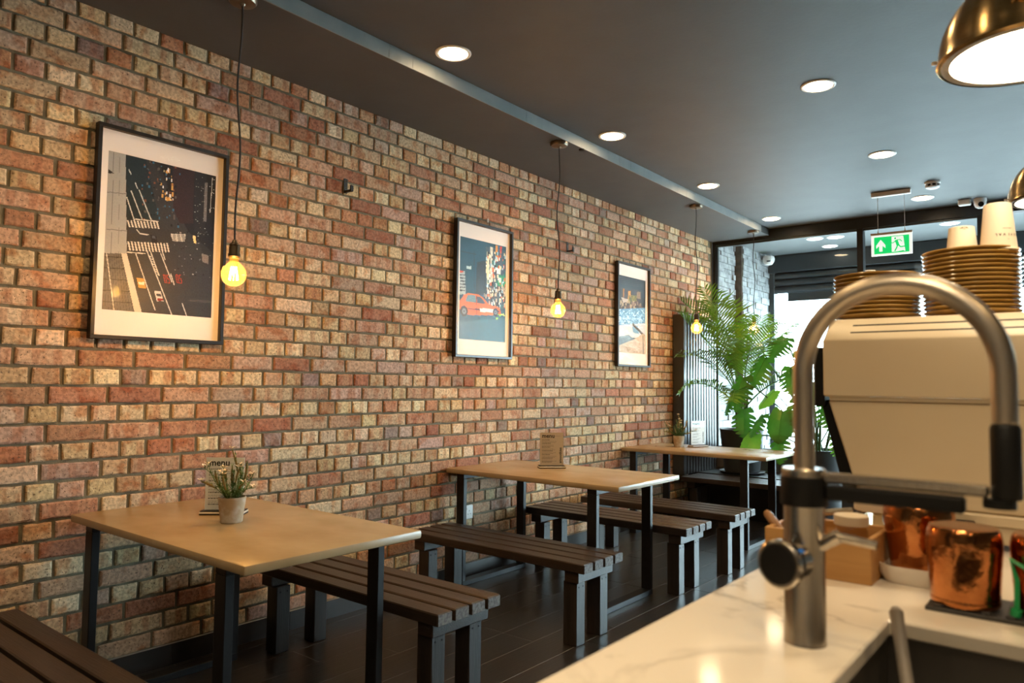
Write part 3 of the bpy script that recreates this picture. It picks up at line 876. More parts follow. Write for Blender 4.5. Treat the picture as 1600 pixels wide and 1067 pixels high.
def picture(y, z0, z1, wd, label, fn, nu, nv, pw_, ph_, pz):
    t = thing('framed_picture', label, 'picture', (0, y, z0), 0, 'framed photographs on the brick wall')
    H = z1-z0; fw = .016; D0, D1 = .006, .040
    q = MB(); q.box(D0, D0+.004, -wd/2+.004, wd/2-.004, .004, H-.004); q.build('backing', M['blackp'], t, smooth=0)
    for nm, b_ in (('frame_rail', (D0, D1, -wd/2, wd/2, 0, fw)), ('frame_rail', (D0, D1, -wd/2, wd/2, H-fw, H)), ('frame_rail', (D0, D1, -wd/2, -wd/2+fw, fw, H-fw)), ('frame_rail', (D0, D1, wd/2-fw, wd/2, fw, H-fw))):
        q = MB(); q.box(*b_); q.build(nm, M['frame'], t, bevel=.0012, smooth=0)
    cz = pz - z0
    xs = [-wd/2+fw, -pw_/2, pw_/2, wd/2-fw]; zs = [fw, cz-ph_/2, cz+ph_/2, H-fw]
    q = MB()
    for i in range(3):
        for j in range(3):
            if i == 1 and j == 1: continue
            q.add([(.016, xs[i], zs[j]), (.016, xs[i+1], zs[j]), (.016, xs[i+1], zs[j+1]), (.016, xs[i], zs[j+1])], [(0, 1, 2, 3)])
    # bevelled window of the mount
    for a, b_ in (((xs[1], zs[1]), (xs[2], zs[1])), ((xs[2], zs[1]), (xs[2], zs[2])), ((xs[2], zs[2]), (xs[1], zs[2])), ((xs[1], zs[2]), (xs[1], zs[1]))):
        q.add([(.016, *a), (.016, *b_), (.0135, *b_), (.0135, *a)], [(0, 1, 2, 3)])
    q.build('mount', M['mount'], t, smooth=0)
    pr = grid_print(pw_, ph_, fn, nu, nv, t); pr.location = (.0138, 0, cz)
    q = MB(); q.box(.033, .035, -wd/2+fw, wd/2-fw, fw, H-fw); q.build('glazing', M['glass'], t, smooth=0)
    return t
picture(1.508, 1.404, 2.293, .574, 'large black framed photo of a city crossing from above', art_street, 170, 236, .474, .662, 1.857)
picture(3.645, 1.406, 2.293, .570, 'black framed photo of an orange taxi in a city street', art_taxi, 100, 140, .466, .662, 1.853)
picture(5.635, 1.398, 2.293, .572, 'black framed photo of blue water and rocks, farthest along the wall', art_river, 90, 126, .462, .664, 1.848)

def hook(y, z, label):
    t = thing('coat_hook', label, 'hook', (0, y, z), 0, 'black hooks on the brick wall')
    q = MB(); q.box(.0012, .006, -.013, .013, -.035, .045); q.build('plate', M['hook'], t, bevel=.001)
    q = MB(); q.box(.006, .060, -.009, .009, -.033, -.022); q.box(.052, .062, -.009, .009, -.033, .0); q.build('arm', M['hook'], t, bevel=.001)
    for zz in (-.01, .028):
        q = MB(); q.tube([(.006, 0, zz), (.008, 0, zz)], .004, 8); q.build('screw', M['steel'], t)
hook(2.50, 2.305, 'black metal hook between the front picture and the taxi picture')
hook(4.64, 2.295, 'black metal hook behind the cord of the second bulb')
q = MB(); q.box(.001, .010, -.006, .006, -.012, .012); q.tube([(.01, 0, .004), (.018, 0, .0)], .003, 6)
tag(q.build('wall_clip', M['white'], None, (0, 3.69, 2.335), bevel=.001), 'tiny white clip on the bricks above the taxi picture', 'clip')

t = thing('wall_socket', 'white double wall socket low on the brick wall', 'socket', (0, 3.50, .37))
q = MB(); q.box(.0, .014, -.075, .075, 0, .088); q.build('faceplate', M['outlet'], t, bevel=.003)
for s in (-.038, .038):
    q = MB()
    for (dy, dz, a, b_) in ((0, .052, .004, .009), (-.012, .032, .006, .004), (.012, .032, .006, .004)): q.box(.0142, .0148, s+dy-a/2, s+dy+a/2, dz-b_/2, dz+b_/2)
    q.build('pin_holes', M['blackp'], t, smooth=0)
    q = MB(); q.box(.014, .017, s*.45-.006, s*.45+.006, .058, .074); q.build('switch', M['white'], t, bevel=.001)

# ------------------------------------------------------------------ tables
def make_table(label):
    t = thing('dining_table', label, 'table', (0, 0, 0), 0, 'tables along the brick wall')
    W, D, H = 1.235, .70, .712
    q = MB(); q.box(0, W, 0, D, H-.030, H); q.build('tabletop', M['table'], t, bevel=.007, seg=2)
    for x0 in (.06, 1.018):
        for yy in (.035, D-.065):
            q = MB(); q.box(x0, x0+.06, yy, yy+.03, .0302, H-.0608); q.build('leg', M['blackm'], t, bevel=.002)
        q = MB(); q.box(x0, x0+.06, .035, D-.035, 0, .030); q.build('foot_rail', M['blackm'], t, bevel=.002)
        q = MB(); q.box(x0, x0+.06, .035, D-.035, H-.0606, H-.0304); q.build('top_rail', M['blackm'], t, bevel=.002)
    return t
tb = make_table('wooden topped table with black steel legs, nearest the camera')
tb.location = (.050, 1.175, 0)
dup(tb, (.006, 3.325, 0), label='wooden topped table with black steel legs below the taxi picture')
dup(tb, (.008, 5.46, 0), label='wooden topped table with black steel legs farthest away by the plants')

# ------------------------------------------------------------------ benches
def make_bench(label):
    t = thing('bench', label, 'bench', (0, 0, 0), 0, 'slatted benches along the brick wall')
    L0, L1, H = 0, 1.20, .40
    for k in range(4):
        y0 = -.178 + k*.0925
        q = MB(); q.box(L0, L1, y0, y0+.0775, H-.045, H); s = q.build('slat', M['bwood'], t, bevel=.004)
        q = MB(); q.box(L1, L1+.0012, y0+.003, y0+.0745, H-.042, H-.003); q.build('end_grain', M['bend'], s, smooth=0)
    for x0 in (.045, L1-.125):
        q = MB(); q.box(x0, x0+.08, -.158, .158, H-.1005, H-.0453); q.build('crossbar', M['bwood'], t, bevel=.004)
        xl = x0+.02 if x0 < .5 else x0-.018
        for yy in (-.160+.02, .16-.092):
            q = MB(); q.box(xl, xl+.078, yy, yy+.072, 0, H-.1008); g = q.build('leg', M['bleg'], t, bevel=.003)
            q = MB()
            for s_ in (.018, .054): q.tube([(xl+.078, yy+s_, H-.125), (xl+.0795, yy+s_, H-.125)], .004, 7)
            q.build('screw', M['blackp'], g)
    return t
bn = make_bench('dark slatted bench in the near left corner, before the first table')
bn.location = (.09, .822, 0)
dup(bn, (.105, 2.12, 0), label='dark slatted bench behind the nearest table, under its far edge')
dup(bn, (.100, 3.09, 0), label='dark slatted bench on the near side of the middle table')
dup(bn, (.085, 4.20, 0), label='dark slatted bench on the far side of the middle table')
dup(bn, (.120, 4.845, 0), label='dark slatted bench on the near side of the farthest table')
dup(bn, (.140, 6.50, 0), label='dark slatted bench between the farthest table and the window plants')

# ------------------------------------------------------------------ table decorations
def text_mesh(body, size, mt, parent, loc, rot, name='lettering', bold=0):
    cu_ = bpy.data.curves.new(name, 'FONT'); cu_.body = body; cu_.size = size; cu_.align_x = 'LEFT'; cu_.offset = bold; cu_.resolution_u = 2
    tmp = bpy.data.objects.new('tmp', cu_); COL.objects.link(tmp)
    bpy.context.view_layer.update()
    me = bpy.data.meshes.new_from_object(tmp.evaluated_get(bpy.context.evaluated_depsgraph_get()))
    bpy.data.objects.remove(tmp); bpy.data.curves.remove(cu_)
    me.name = name; me.materials.clear()
    o = link(name, me, mt, parent, loc, smooth=0); o.rotation_euler = rot
    return o
def menu(loc, rz, label, paper, vert):
    t = thing('menu_stand', label, 'menu', loc, rz, 'menu stands on the tables')
    W, H = .150, .205
    q = MB(); q.box(-.085, .085, -.035, .035, 0, .005); q.build('base', M['blackp'], t, bevel=.001)
    q = MB(); q.box(-.085, .085, -.035, .035, .0052, .012); q.build('base_plate', M['porc'], t, bevel=.001)
    q = MB(); q.box(-.083, .083, -.033, .033, .0122, .016); q.build('clip', M['blackp'], t, bevel=.001)
    q = MB(); q.box(-W/2, W/2, -.0012, .0012, .0163, .0163+H); q.build('sheet', paper, t, smooth=0)
    q = MB(); q.box(-W/2-.006, W/2+.006, -.0035, -.0020, .0163, .0163+H+.004); q.build('acrylic_front', M['acr'], t, smooth=0)
    y = -.0014; rot = (PI/2, 0, 0)
    text_mesh('menu', .036, M['ink'], t, (-W/2+.012, y, .0163+H-.032), rot, 'title', .0009)
    rr = random.Random(4)
    q = MB(); q.add([(-.005+W*.12, y, H-.006), (W/2-.02, y, H-.006), (W/2-.02, y, H-.0052), (-.005+W*.12, y, H-.0052)], [(0, 1, 2, 3)])
    z = .0163+H-.047; k = 0
    while z > .03:
        bold = k % 3 == 0
        h = .0032 if bold else .0014
        x = -W/2+.012; xe = x + rr.uniform(.04, .065) if bold else x + rr.uniform(.06, .095)
        while x < xe:
            l = rr.uniform(.004, .011)
            q.add([(x, y, z), (x+l, y, z), (x+l, y, z+h), (x, y, z+h)], [(0, 1, 2, 3)]); x += l+.002
        z -= .0095 if bold else .0068; k += 1
    q.build('text_lines', M['ink'], t, smooth=0)
    text_mesh('smoothies', .0235, M['ink'], t, (W/2-.012, y, .030), (PI/2, -PI/2, 0), 'side_title', .0007)
    return t
menu((.475, 1.575, .712), R(42), 'white menu card on a black stand behind the nearest table plant', M['menup'], False)
menu((.480, 3.790, .712), R(46), 'kraft paper menu card standing on the middle table', M['kraft'], True)
menu((.455, 6.00, .712), R(66), 'white menu card standing on the farthest table', M['menup'], False)

def tabletop_plant(label, seed, loc):
    rr = random.Random(seed)
    t = thing('potted_plant', label, 'plant', loc, 0, 'small flowering plants on the tables')
    q = MB(); q.lathe([(0, 0), (.036, 0), (.039, .003), (.050, .088), (.0505, .094), (.047, .095), (.045, .084), (0, .082)], 28, cap0=False, cap1=False); q.build('pot', M['potc'], t)
    q = MB(); q.lathe([(.044, .083), (.03, .086), (0, .089)], 18, cap1=False); q.build('soil', M['soil'], t)
    for k in range(24):
        az = 2*PI*k/24*2.62 + rr.uniform(-.25, .25)
        el = rr.uniform(.5, 1.35); L_ = rr.uniform(.075, .155)
        if k == 2: el, L_ = 1.45, .19
        if k in (5, 9): el, L_ = .62, .16
        pts = []; p = Vector((.018*math.cos(az), .018*math.sin(az), .086))
        for s in range(7):
            pts.append(p.copy())
            e = el + .10*s*(1 if k % 3 else -1.0)
            p = p + Vector((math.cos(az)*math.cos(e), math.sin(az)*math.cos(e), math.sin(e)))*L_/6
        q = MB(); q.tube(pts, .0012, 5)
        for s in range(1, 7):
            for j in range(8):
                d = Vector((rr.uniform(-1, 1), rr.uniform(-1, 1), rr.uniform(-.1, 1))).normalized()
                l = rr.uniform(.016, .036)*(1.1 - s*.08); side = d.cross(Vector((0, 0, 1))).normalized()*.0022
                b0 = pts[s]*.6 + pts[s-1]*.4 if j % 2 else pts[s]
                q.add([b0-side*.4, b0+side*.4, b0+d*l*.5+side, b0+d*l*.5-side, b0+d*l], [(0, 1, 2, 3), (3, 2, 4)])
        sp = q.build('sprig', M['sprig'], t, smooth=0)
        if k % 2 == 0:
            q = MB(); q.tube([pts[3], pts[4], pts[5], pts[6]], [.002, .0045, .0045, .002], 6); q.build('bud_spike', M['bud'], sp)
        if k % 3 != 1:
            c = pts[6] + Vector((0, 0, .004)); q = MB()
            for j in range(6):
                a = 2*PI*j/6 + rr.random(); d = Vector((math.cos(a), math.sin(a), rr.uniform(.2, .9))).normalized()
                sd = Vector((-math.sin(a), math.cos(a), 0))*.0035
                q.add([c, c+d*.011+sd*1.3, c+d*.019, c+d*.011-sd*1.3], [(0, 1, 2, 3)])
            q.build('flower', M['petal'], sp, smooth=0)
    return t
tabletop_plant('small clay pot of flowering sprigs on the nearest table', 3, (.655, 1.502, .712))
tabletop_plant('small clay pot of flowering sprigs on the farthest table', 8, (.335, 5.875, .712))

# ------------------------------------------------------------------ radiator
t = thing('radiator', 'tall dark ribbed radiator on the wall beside the window', 'radiator', (0, 0, 0))
q = MB(); q.box(.012, .045, 6.44, 7.20, .42, 1.90); q.build('back_panel', M['rad'], t, bevel=.003)
q = MB(); q.box(.012, .125, 6.415, 6.44, .40, 1.92); q.build('side_cover', M['rad'], t, bevel=.003)
for k in range(12):
    y = 6.452 + k*.063
    q = MB(); q.box(.050, .112, y, y+.050, .40, 1.92); q.build('column', M['rad'], t, bevel=.008, seg=2)
for z in (.47, 1.85):
    q = MB(); q.box(.0452, .0498, 6.45, 7.19, z-.02, z+.02); q.build('header', M['rad'], t, smooth=0)

# ------------------------------------------------------------------ planters
def planter(name, label, loc, r0, r1, h, saucer=True):
    t = thing(name, label, 'plant', loc)
    prof = [(0, 0), (r0, 0)]
    for k in range(6):
        a = k/5; rr_ = r0+(r1-r0)*a
        prof += [(rr_, h*(.02+.93*a)), (rr_+.004, h*(.02+.93*a)+.012)]
    prof += [(r1+.008, h), (r1-.008, h), (r1-.014, h-.05), (0, h-.05)]
    q = MB(); q.lathe(prof, 40, (0, 0, .022), False, False); q.build('pot', M['potd'], t)
    q = MB(); q.lathe([(r1-.016, h-.049), (0, h-.035)], 24, (0, 0, .022), cap1=False); q.build('soil', M['soil'], t)
    if saucer:
        q = MB(); q.lathe([(0, 0), (r0+.03, 0), (r0+.05, .02), (r0+.044, .0215), (r0+.02, .012), (0, .012)], 40, cap0=False, cap1=False); q.build('saucer', M['potd'], t)
    return t
def frond(parent, p0, az, el, L_, droop, seed, mt):
    rr = random.Random(seed); n = 16; pts = []; p = Vector(p0); e = el
    for s in range(n+1):
        pts.append(p.copy()); e -= droop/n*(.4+1.2*s/n)
        p = p + Vector((math.cos(az)*math.cos(e), math.sin(az)*math.cos(e), math.sin(e)))*L_/n
    q = MB(); q.tube(pts, [.009*(1-.85*s/n) for s in range(n+1)], 6)
    side = Vector((-math.sin(az), math.cos(az), 0))
    for s in range(30):
        f = .26 + .74*s/29; i = min(int(f*n), n-1); a = f*n-i
        b0 = pts[i].lerp(pts[i+1], a); T = (pts[i+1]-pts[i]).normalized(); up = side.cross(T)
        if up.z < 0: up = -up
        l = L_*.39*math.sin(PI*(.12+.83*(f-.26)/.74))**.7*rr.uniform(.85, 1.1)
        for sg in (-1, 1):
            d = (side*sg*.82 + T*.62 + up*.28).normalized(); wv = T*.0098
            m1 = b0 + d*l*.5 + Vector((0, 0, -.01*rr.random())); tip = b0 + d*l + Vector((0, 0, -l*rr.uniform(.12, .34)))
            q.add([b0-wv*.4, b0+wv*.4, m1+wv, m1-wv, tip], [(0, 1, 2, 3), (3, 2, 4)])
    # kept clear of the wall, the radiator and the glass
    q.v = [(max(x_, -.32 if z_ < 1.55 else -.44), min(y_, .35), z_) for (x_, y_, z_) in q.v]
    return q.build('frond', mt, parent, smooth=0)
def mleaf(parent, c, az, tilt, L_, mt, gaps=True, roll=0, stem_from=None):
    # c: where the stalk meets the blade; the blade points along az, tilted down by tilt
    n = 7; q = MB(); X = []
    def wdt(t_): return .50*math.sin(PI*min(1, (t_*.90+.10)))**.62*(1-.30*t_)
    def P(t_, w_):
        z = -.35*t_*t_*.6 - abs(w_)**1.6*.5 + .05*math.sin(t_*9)*abs(w_)
        back = -.20*max(0, (1-t_*4))*min(1, abs(w_)*4)
        return Vector((w_, t_ + back + abs(w_)*.22*(1 if gaps else .3), z))*L_
    for sg in (-1, 1):
        for k in range(n):
            t0_, t1_ = k/n, (k+1)/n; g = .30/n if gaps and k > 0 else 0; g2 = .18/n if gaps and k < n-1 else 0
            a0, a1 = P(t0_, 0), P(t1_, 0)
            w0, w1 = wdt(t0_), wdt(t1_)
            m0, m1 = P(t0_, sg*w0*.4), P(t1_, sg*w1*.4)
            o0, o1 = P(t0_+g, sg*w0*.92), P(t1_-g2, sg*w1*.92); om = P((t0_+t1_)/2, sg*(w0+w1)/2*1.04)
            q.add([a0, a1, m1, m0, o1, om, o0], [(0, 1, 2, 3), (3, 2, 4, 5, 6)])
    q.tube([P(k/6, 0)+Vector((0, 0, .004*L_)) for k in range(7)], [.010*L_*(1-.8*k/6) for k in range(7)], 5)
    Mx = Matrix.Translation(c) @ Matrix.Rotation(az-PI/2, 4, 'Z') @ Matrix.Rotation(-tilt, 4, 'X') @ Matrix.Rotation(roll, 4, 'Y')
    q.v = [tuple(Mx @ Vector(v)) for v in q.v]
    lf = q.build('leaf', mt, parent, smooth=50)
    if stem_from is not None:
        a = Vector(stem_from); b_ = Vector(c); q = MB()
        md = a.lerp(b_, .5) + Vector((0, 0, .06))
        q.tube([a, a.lerp(md, .6), md, md.lerp(b_, .6), b_], .006, 6); q.build('stalk', M['stemg'], lf)
    return lf
pl = planter('potted_palm', 'feathery palm in a dark ridged pot by the window', (.46, 6.985, .402), .165, .205, .40)
rr = random.Random(21)
for k in range(5):
    a = 2*PI*k/5; q = MB()
    q.tube([(.04*math.cos(a), .04*math.sin(a), .37), (.05*math.cos(a), .05*math.sin(a), .60), (.06*math.cos(a+.2), .05*math.sin(a+.2), .82)], [.016, .013, .010], 7); q.build('cane', M['trunk'], pl)
for k, (azd, el, L_, dr) in enumerate(((238, 1.20, 1.15, .95), (228, 1.33, 1.15, .75), (252, .98, .95, 1.25), (242, .80, .85, 1.5), (270, 1.30, 1.15, .9), (300, 1.05, 1.0, 1.2), (325, 1.2, 1.05, 1.1), (345, .85, .90, 1.3), (285, .7, .75, 1.4), (310, 1.35, .95, .9), (240, 1.46, 1.15, .6))):
    frond(pl, (.03*math.cos(R(azd)), .03*math.sin(R(azd)), .70 if el > .9 else .62), R(azd), el, L_, dr, k, M['leafA'] if k % 3 else M['leafC'])

p2 = planter('potted_monstera', 'monstera with split leaves in a dark pot beside the counter', (1.20, 6.90, 0), .17, .21, .66)
for k in range(4):
    a = 2*PI*k/4+.4; q = MB()
    q.tube([(.05*math.cos(a), .05*math.sin(a), .62), (.12*math.cos(a), .10*math.sin(a), .95), (.26*math.cos(a), .16*math.sin(a), 1.25)], [.014, .011, .008], 7); q.build('cane', M['stemg'], p2)
B = Vector((1.20, 6.90, 0))
LEAVES = [  # world position of the leaf base, azimuth, tilt, size, bright, split
    ((.80, 6.70, 1.50), 235, .95, .30, 0, 1), ((.62, 6.62, 1.32), 250, 1.05, .32, 0, 1), ((1.02, 6.72, 1.42), 285, .9, .28, 0, 1),
    ((.98, 6.60, 1.02), 262, 1.15, .29, 0, 0), ((.80, 6.62, .98), 235, .8, .24, 0, 1), ((.72, 6.60, .80), 245, .9, .24, 1, 0),
    ((.95, 6.60, .80), 280, 1.1, .25, 0, 1), ((1.35, 6.64, 1.10), 300, .9, .26, 0, 1), ((1.48, 6.66, .98), 320, .8, .24, 1, 0),
    ((1.22, 6.62, 1.28), 290, .7, .28, 0, 1), ((1.00, 6.66, 1.68), 255, .6, .26, 0, 1), ((1.30, 6.70, 1.52), 310, .6, .28, 0, 1),
    ((.86, 6.75, 1.20), 220, .7, .22, 1, 0), ((1.12, 6.64, 1.12), 275, 1.2, .26, 0, 1), ((1.42, 6.70, .82), 305, 1.0, .22, 0, 1),
    ((.70, 6.80, 1.62), 215, .4, .20, 1, 0), ((1.10, 6.78, 1.55), 300, .3, .22, 1, 0)]
for (c, az, ti, L_, br_, sp__) in LEAVES:
    mleaf(p2, Vector(c)-B, R(az), ti, L_, M['leafC'] if br_ else M['leafB'], bool(sp__), rr.uniform(-.4, .4), (rr.uniform(-.05, .05), rr.uniform(-.05, .05), .66))
mleaf(pl, Vector((.10, -.20, .62)), R(290), 1.15, .27, M['leafB'], True, 0, (0, 0, .36))
mleaf(pl, Vector((-.02, -.16, .78)), R(240), 1.0, .24, M['leafB'], True, .2, (0, 0, .36))

# ------------------------------------------------------------------ counter
def slab(q, xs, ys, z0, z1, hole):
    nx, ny = len(xs), len(ys); n0 = len(q.v)
    for z in (z1, z0):
        for y in ys:
            for x in xs: q.v.append((x, y, z))
    def id_(i, j, k): return n0 + k*nx*ny + j*nx + i
    on = lambda i, j: 0 <= i < nx-1 and 0 <= j < ny-1 and (i, j) not in hole
    for j in range(ny-1):
        for i in range(nx-1):
            if not on(i, j): continue
            q.f.append((id_(i, j, 0), id_(i+1, j, 0), id_(i+1, j+1, 0), id_(i, j+1, 0)))
            q.f.append((id_(i, j, 1), id_(i, j+1, 1), id_(i+1, j+1, 1), id_(i+1, j, 1)))
            for (di, dj, a, b_) in ((-1, 0, (i, j), (i, j+1)), (1, 0, (i+1, j+1), (i+1, j)), (0, -1, (i+1, j), (i, j)), (0, 1, (i, j+1), (i+1, j+1))):
                if not on(i+di, j+dj): q.f.append((id_(*a, 0), id_(*b_, 0), id_(*b_, 1), id_(*a, 1)))
CT = .91
ct = thing('counter', 'white veined marble counter with an undermount sink', 'counter', (0, 0, 0))
q = MB(); slab(q, [2.703, 2.956, 3.42, 4.0], [-.6, .62, 1.168, 2.75], CT-.022, CT, {(1, 1)}); q.build('worktop', M['marble'], ct, bevel=.0025, smooth=0)
q = MB(); q.box(2.735, 2.755, -.55, 2.70, .09, CT-.0225); q.build('front_panel', M['cab'], ct, smooth=0)
q = MB(); q.box(2.7552, 3.96, 2.68, 2.70, .09, CT-.0225); q.build('end_panel', M['cab'], ct, smooth=0)
q = MB(); q.box(2.80, 3.9, -.5, 2.65, 0, .089); q.build('plinth', M['blackm'], ct, smooth=0)
q = MB()
x0, x1, y0, y1, zb = 2.944, 3.432, .608, 1.180, .70
q.box(x0, x1, y0, y1, zb, zb+.006)
for b_ in ((x0, x0+.008, y0, y1), (x1-.008, x1, y0, y1), (x0+.008, x1-.008, y0, y0+.008), (x0+.008, x1-.008, y1-.008, y1)): q.box(*b_, zb+.006, CT-.0225)
q.build('sink_basin', M['sink'], ct, smooth=0)
q = MB(); q.lathe([(.04, .0065), (.04, .009), (.03, .0095), (0, .0095)], 20, (3.19, .89, zb), cap1=False); q.build('sink_drain', M['steel'], ct)

# faucet
fx, fy = 2.892, .996
t = thing('kitchen_faucet', 'tall steel kitchen faucet with coiled hose arch on the counter', 'faucet', (fx, fy, CT))
q = MB(); q.lathe([(.0262, 0), (.0256, .002), (.0256, .176)], 36); q.build('column', M['steel'], t)
q = MB(); q.lathe([(.0288, .1765), (.0292, .178), (.0292, .212), (.0288, .2135)], 36); q.build('collar', M['blackp'], t)
q = MB(); q.lathe([(.0275, .2138), (.0275, .222), (.026, .224), (0, .224)], 36, cap1=False); q.build('top_cap', M['steel'], t)
q = MB(); q.box(.0285, .182, -.010, .010, .186, .205); q.build('holder_arm', M['blackp'], t, bevel=.003)
q = MB(); q.box(.026, .206, -.010, .010, .2075, .2205); q.build('support_arm', M['steel'], t, bevel=.003)
q = MB(); q.lathe([(.0165, .196), (.0165, .206)], 24, (.215, 0, 0)); q.build('spray_ring', M['blackp'], t)
pts = []
for k in range(30): pts.append(Vector((.001, 0, .2242 + (.348-.2242)*k/30)))
for k in range(91): a = PI - PI*k/90; pts.append(Vector((.1115 + .1105*math.cos(a), 0, .348 + .1105*math.sin(a))))
for k in range(1, 15): pts.append(Vector((.222, 0, .348 - (.348-.291)*k/14)))
fine = []
seg_l = [0]
for a, b_ in zip(pts[:-1], pts[1:]): seg_l.append(seg_l[-1] + (b_-a).length)
for k in range(int(seg_l[-1]/.0018)+1):
    d = min(k*.0018, seg_l[-1]-1e-6); i = max(n_ for n_ in range(len(seg_l)) if seg_l[n_] <= d)
    fine.append(pts[i].lerp(pts[i+1], (d-seg_l[i])/(seg_l[i+1]-seg_l[i])))
q = MB(); q.tube(fine, [.0127 if k % 2 else .0136 for k in range(len(fine))], 20); q.build('spring_hose', M['hose'], t, smooth=80)
q = MB(); q.lathe([(.0145, .2065), (.0155, .21), (.0155, .286), (.013, .2905)], 28, (.222, 0, 0)); q.build('spray_head', M['blackp'], t)
ax = Vector((-.24, -.97, 0)).normalized(); c0 = Vector((-.003, -.02, .108))
q = MB(); q.tube([c0, c0+ax*.022], .0225, 24); q.build('valve_body', M['steel'], t)
q = MB(); q.tube([c0+ax*.0222, c0+ax*.034], .026, 24); q.build('valve_grip', M['blackp'], t)
q = MB(); q.tube([c0+ax*.0342, c0+ax*.041, c0+ax*.043], [.0305, .0305, .028], 28); kn = q.build('knob_ring', M['steel'], t)
q = MB(); q.tube([c0+ax*.0432, c0+ax*.0445], .0245, 28); q.build('knob_face', M['blackp'], kn)
q = MB(); q.lathe([(0, 0), (.004, .001), (.0045, .004), (0, .006)], 12, c0+ax*.029+Vector((.022, -.004, .0155)), False, False); q.build('cold_marker', M['blue'], t)
q = MB(); q.tube([(.020, -.004, .127), (.042, -.008, .141), (.046, -.008, .1425)], .0085, 14); q.build('lever_stub', M['steel'], t)
q = MB(); q.tube([(.044, -.008, .1415), (.060, -.010, .1405), (.090, -.012, .138)], [.0065, .006, .0055], 12); q.build('lever', M['steel'], t)

# wooden caddy with cutlery and jars
bx = thing('wooden_caddy', 'light wooden box caddy on the counter behind the faucet', 'box', (2.804, 1.42, CT))
hx, hy, hz = .089, .078, .076
q = MB(); q.box(-hx, hx, -hy, -hy+.009, 0, hz); q.build('front_board', M['boxw'], bx, bevel=.0015)
q = MB(); q.box(-hx, hx, hy-.009, hy, 0, hz); q.build('back_board', M['boxw'], bx, bevel=.0015)
for s in (-1, 1):
    q = MB(); q.box(min(s*hx, s*(hx-.009)), max(s*hx, s*(hx-.009)), -hy+.0092, hy-.0092, 0, hz); q.build('side_board', M['boxw'], bx, bevel=.0015)
q = MB(); q.box(-hx+.0092, hx-.0092, -hy+.0092, hy-.0092, .002, .008); q.build('bottom_board', M['boxw'], bx, smooth=0)
def cutlery(label, a, b_, nm='table_knife'):
    a = Vector(a); b_ = Vector(b_); t = thing(nm, label, 'cutlery', a)
    d = b_-a
    q = MB(); q.tube([d*.0, d*.5], [.003, .004], 8); q.build('blade', M['steel'], t)
    q = MB(); q.tube([d*.5, d*.56, d*.75, d*.95, d], [.0055, .007, .0085, .0075, .004], 10); q.build('handle', M['handle'], t)
cutlery('wooden handled knife leaning out of the caddy, leftmost', (2.775, 1.375, .925), (2.700, 1.388, 1.006))
cutlery('wooden handled knife leaning out of the caddy, beside the leftmost', (2.785, 1.40, .925), (2.727, 1.43, 1.010))
def jar(label, loc, r, h):
    t = thing('lidded_jar', label, 'jar', loc)
    q = MB(); q.lathe([(r*.9, 0), (r*.96, .003), (r*.96, h*.72), (r*.8, h*.8)], 24); q.build('glass_body', M['jar'], t)
    q = MB(); q.lathe([(r*.7, .003), (r*.88, .0035), (r*.88, h*.45)], 20); q.build('contents', M['handle'], t)
    q = MB(); q.lathe([(r*.96, h*.81), (r, h*.82), (r, h*.985), (r*.96, h)], 28); q.build('lid', M['lid'], t)
jar('glass jar with pale lid standing in the wooden caddy', (2.842, 1.425, CT+.009), .029, .092)
jar('glass jar with pale lid behind the wooden caddy', (2.852, 1.545, CT), .034, .118)
q = MB(); q.tube([(-.035, 0, 0), (.035, .01, .012)], .006, 10)
tag(q.build('clip_on_spoon', M['steel'], None, (2.80, 1.455, CT+.0905)), 'steel scoop handle lying across the caddy', 'cutlery')

def canister(label, loc, r, h, rz=0, b=.88):
    t = thing('copper_canister', label, 'canister', loc, rz, 'copper canisters on the counter')
    prof = [(r*b, 0), (r*(b+.015), .004), (r*(.5+.5*b+.02), h*.5), (r, h-.030), (r*.99, h-.016), (r*.955, h-.006), (r*.90, h-.001), (r*.80, h), (0, h-.002)]
    q = MB(); q.lathe(prof, 48, cap1=False); q.build('body', M['copper'], t)
    q = MB(); q.lathe([(r*(b+.005), .0), (r*(b+.03), .003), (r*(b+.03), .007), (r*(b+.02), .010)], 40, cap0=False, cap1=False); q.build('rolled_rim', M['copper'], t)
    return t
def tray():
    q = MB(); n = 40
    def ring(hx_, hy_, rad):
        o = []
        for k in range(n):
            a = 2*PI*(k+.5)/n; cx_ = math.copysign(hx_-rad, math.cos(a)); cy_ = math.copysign(hy_-rad, math.sin(a))
            o.append((cx_+rad*math.cos(a), cy_+rad*math.sin(a)))
        return o
    layers = [(ring(.052, .068, .03), 0), (ring(.061, .077, .036), .014), (ring(.063, .079, .037), .030), (ring(.0595, .0755, .034), .030), (ring(.0555, .0715, .032), .012)]
    vs = []; fs = []
    for rg_, z in layers: vs += [(p[0], p[1], z) for p in rg_]
    for i in range(len(layers)-1):
        for k in range(n): fs.append((i*n+k, i*n+(k+1) % n, (i+1)*n+(k+1) % n, (i+1)*n+k))
    fs.append(tuple(range(n))[::-1]); fs.append(tuple(4*n+k for k in range(n)))
    return q.add(vs, fs)
tag(tray().build('serving_dish', M['porc'], None, (2.951, 1.457, CT)), 'white rounded dish under the left copper canister', 'dish')
canister('hammered copper canister standing in the white dish', (2.944, 1.457, CT+.0125), .0565, .118, 0, .78)
q = MB(); q.box(0, .62, 0, .116, 0, .006); 
for k in range(20): q.box(.01+k*.03, .022+k*.03, .006, .110, .0062, .009)
tag(q.build('drip_mat', M['mat_'], None, (2.985, 1.258, CT), bevel=.001), 'dark ribbed drip mat on the counter under copper canisters', 'mat')
canister('hammered copper canister on the dark mat, nearest the camera', (3.031, 1.305, CT+.0092), .051, .114, .6)
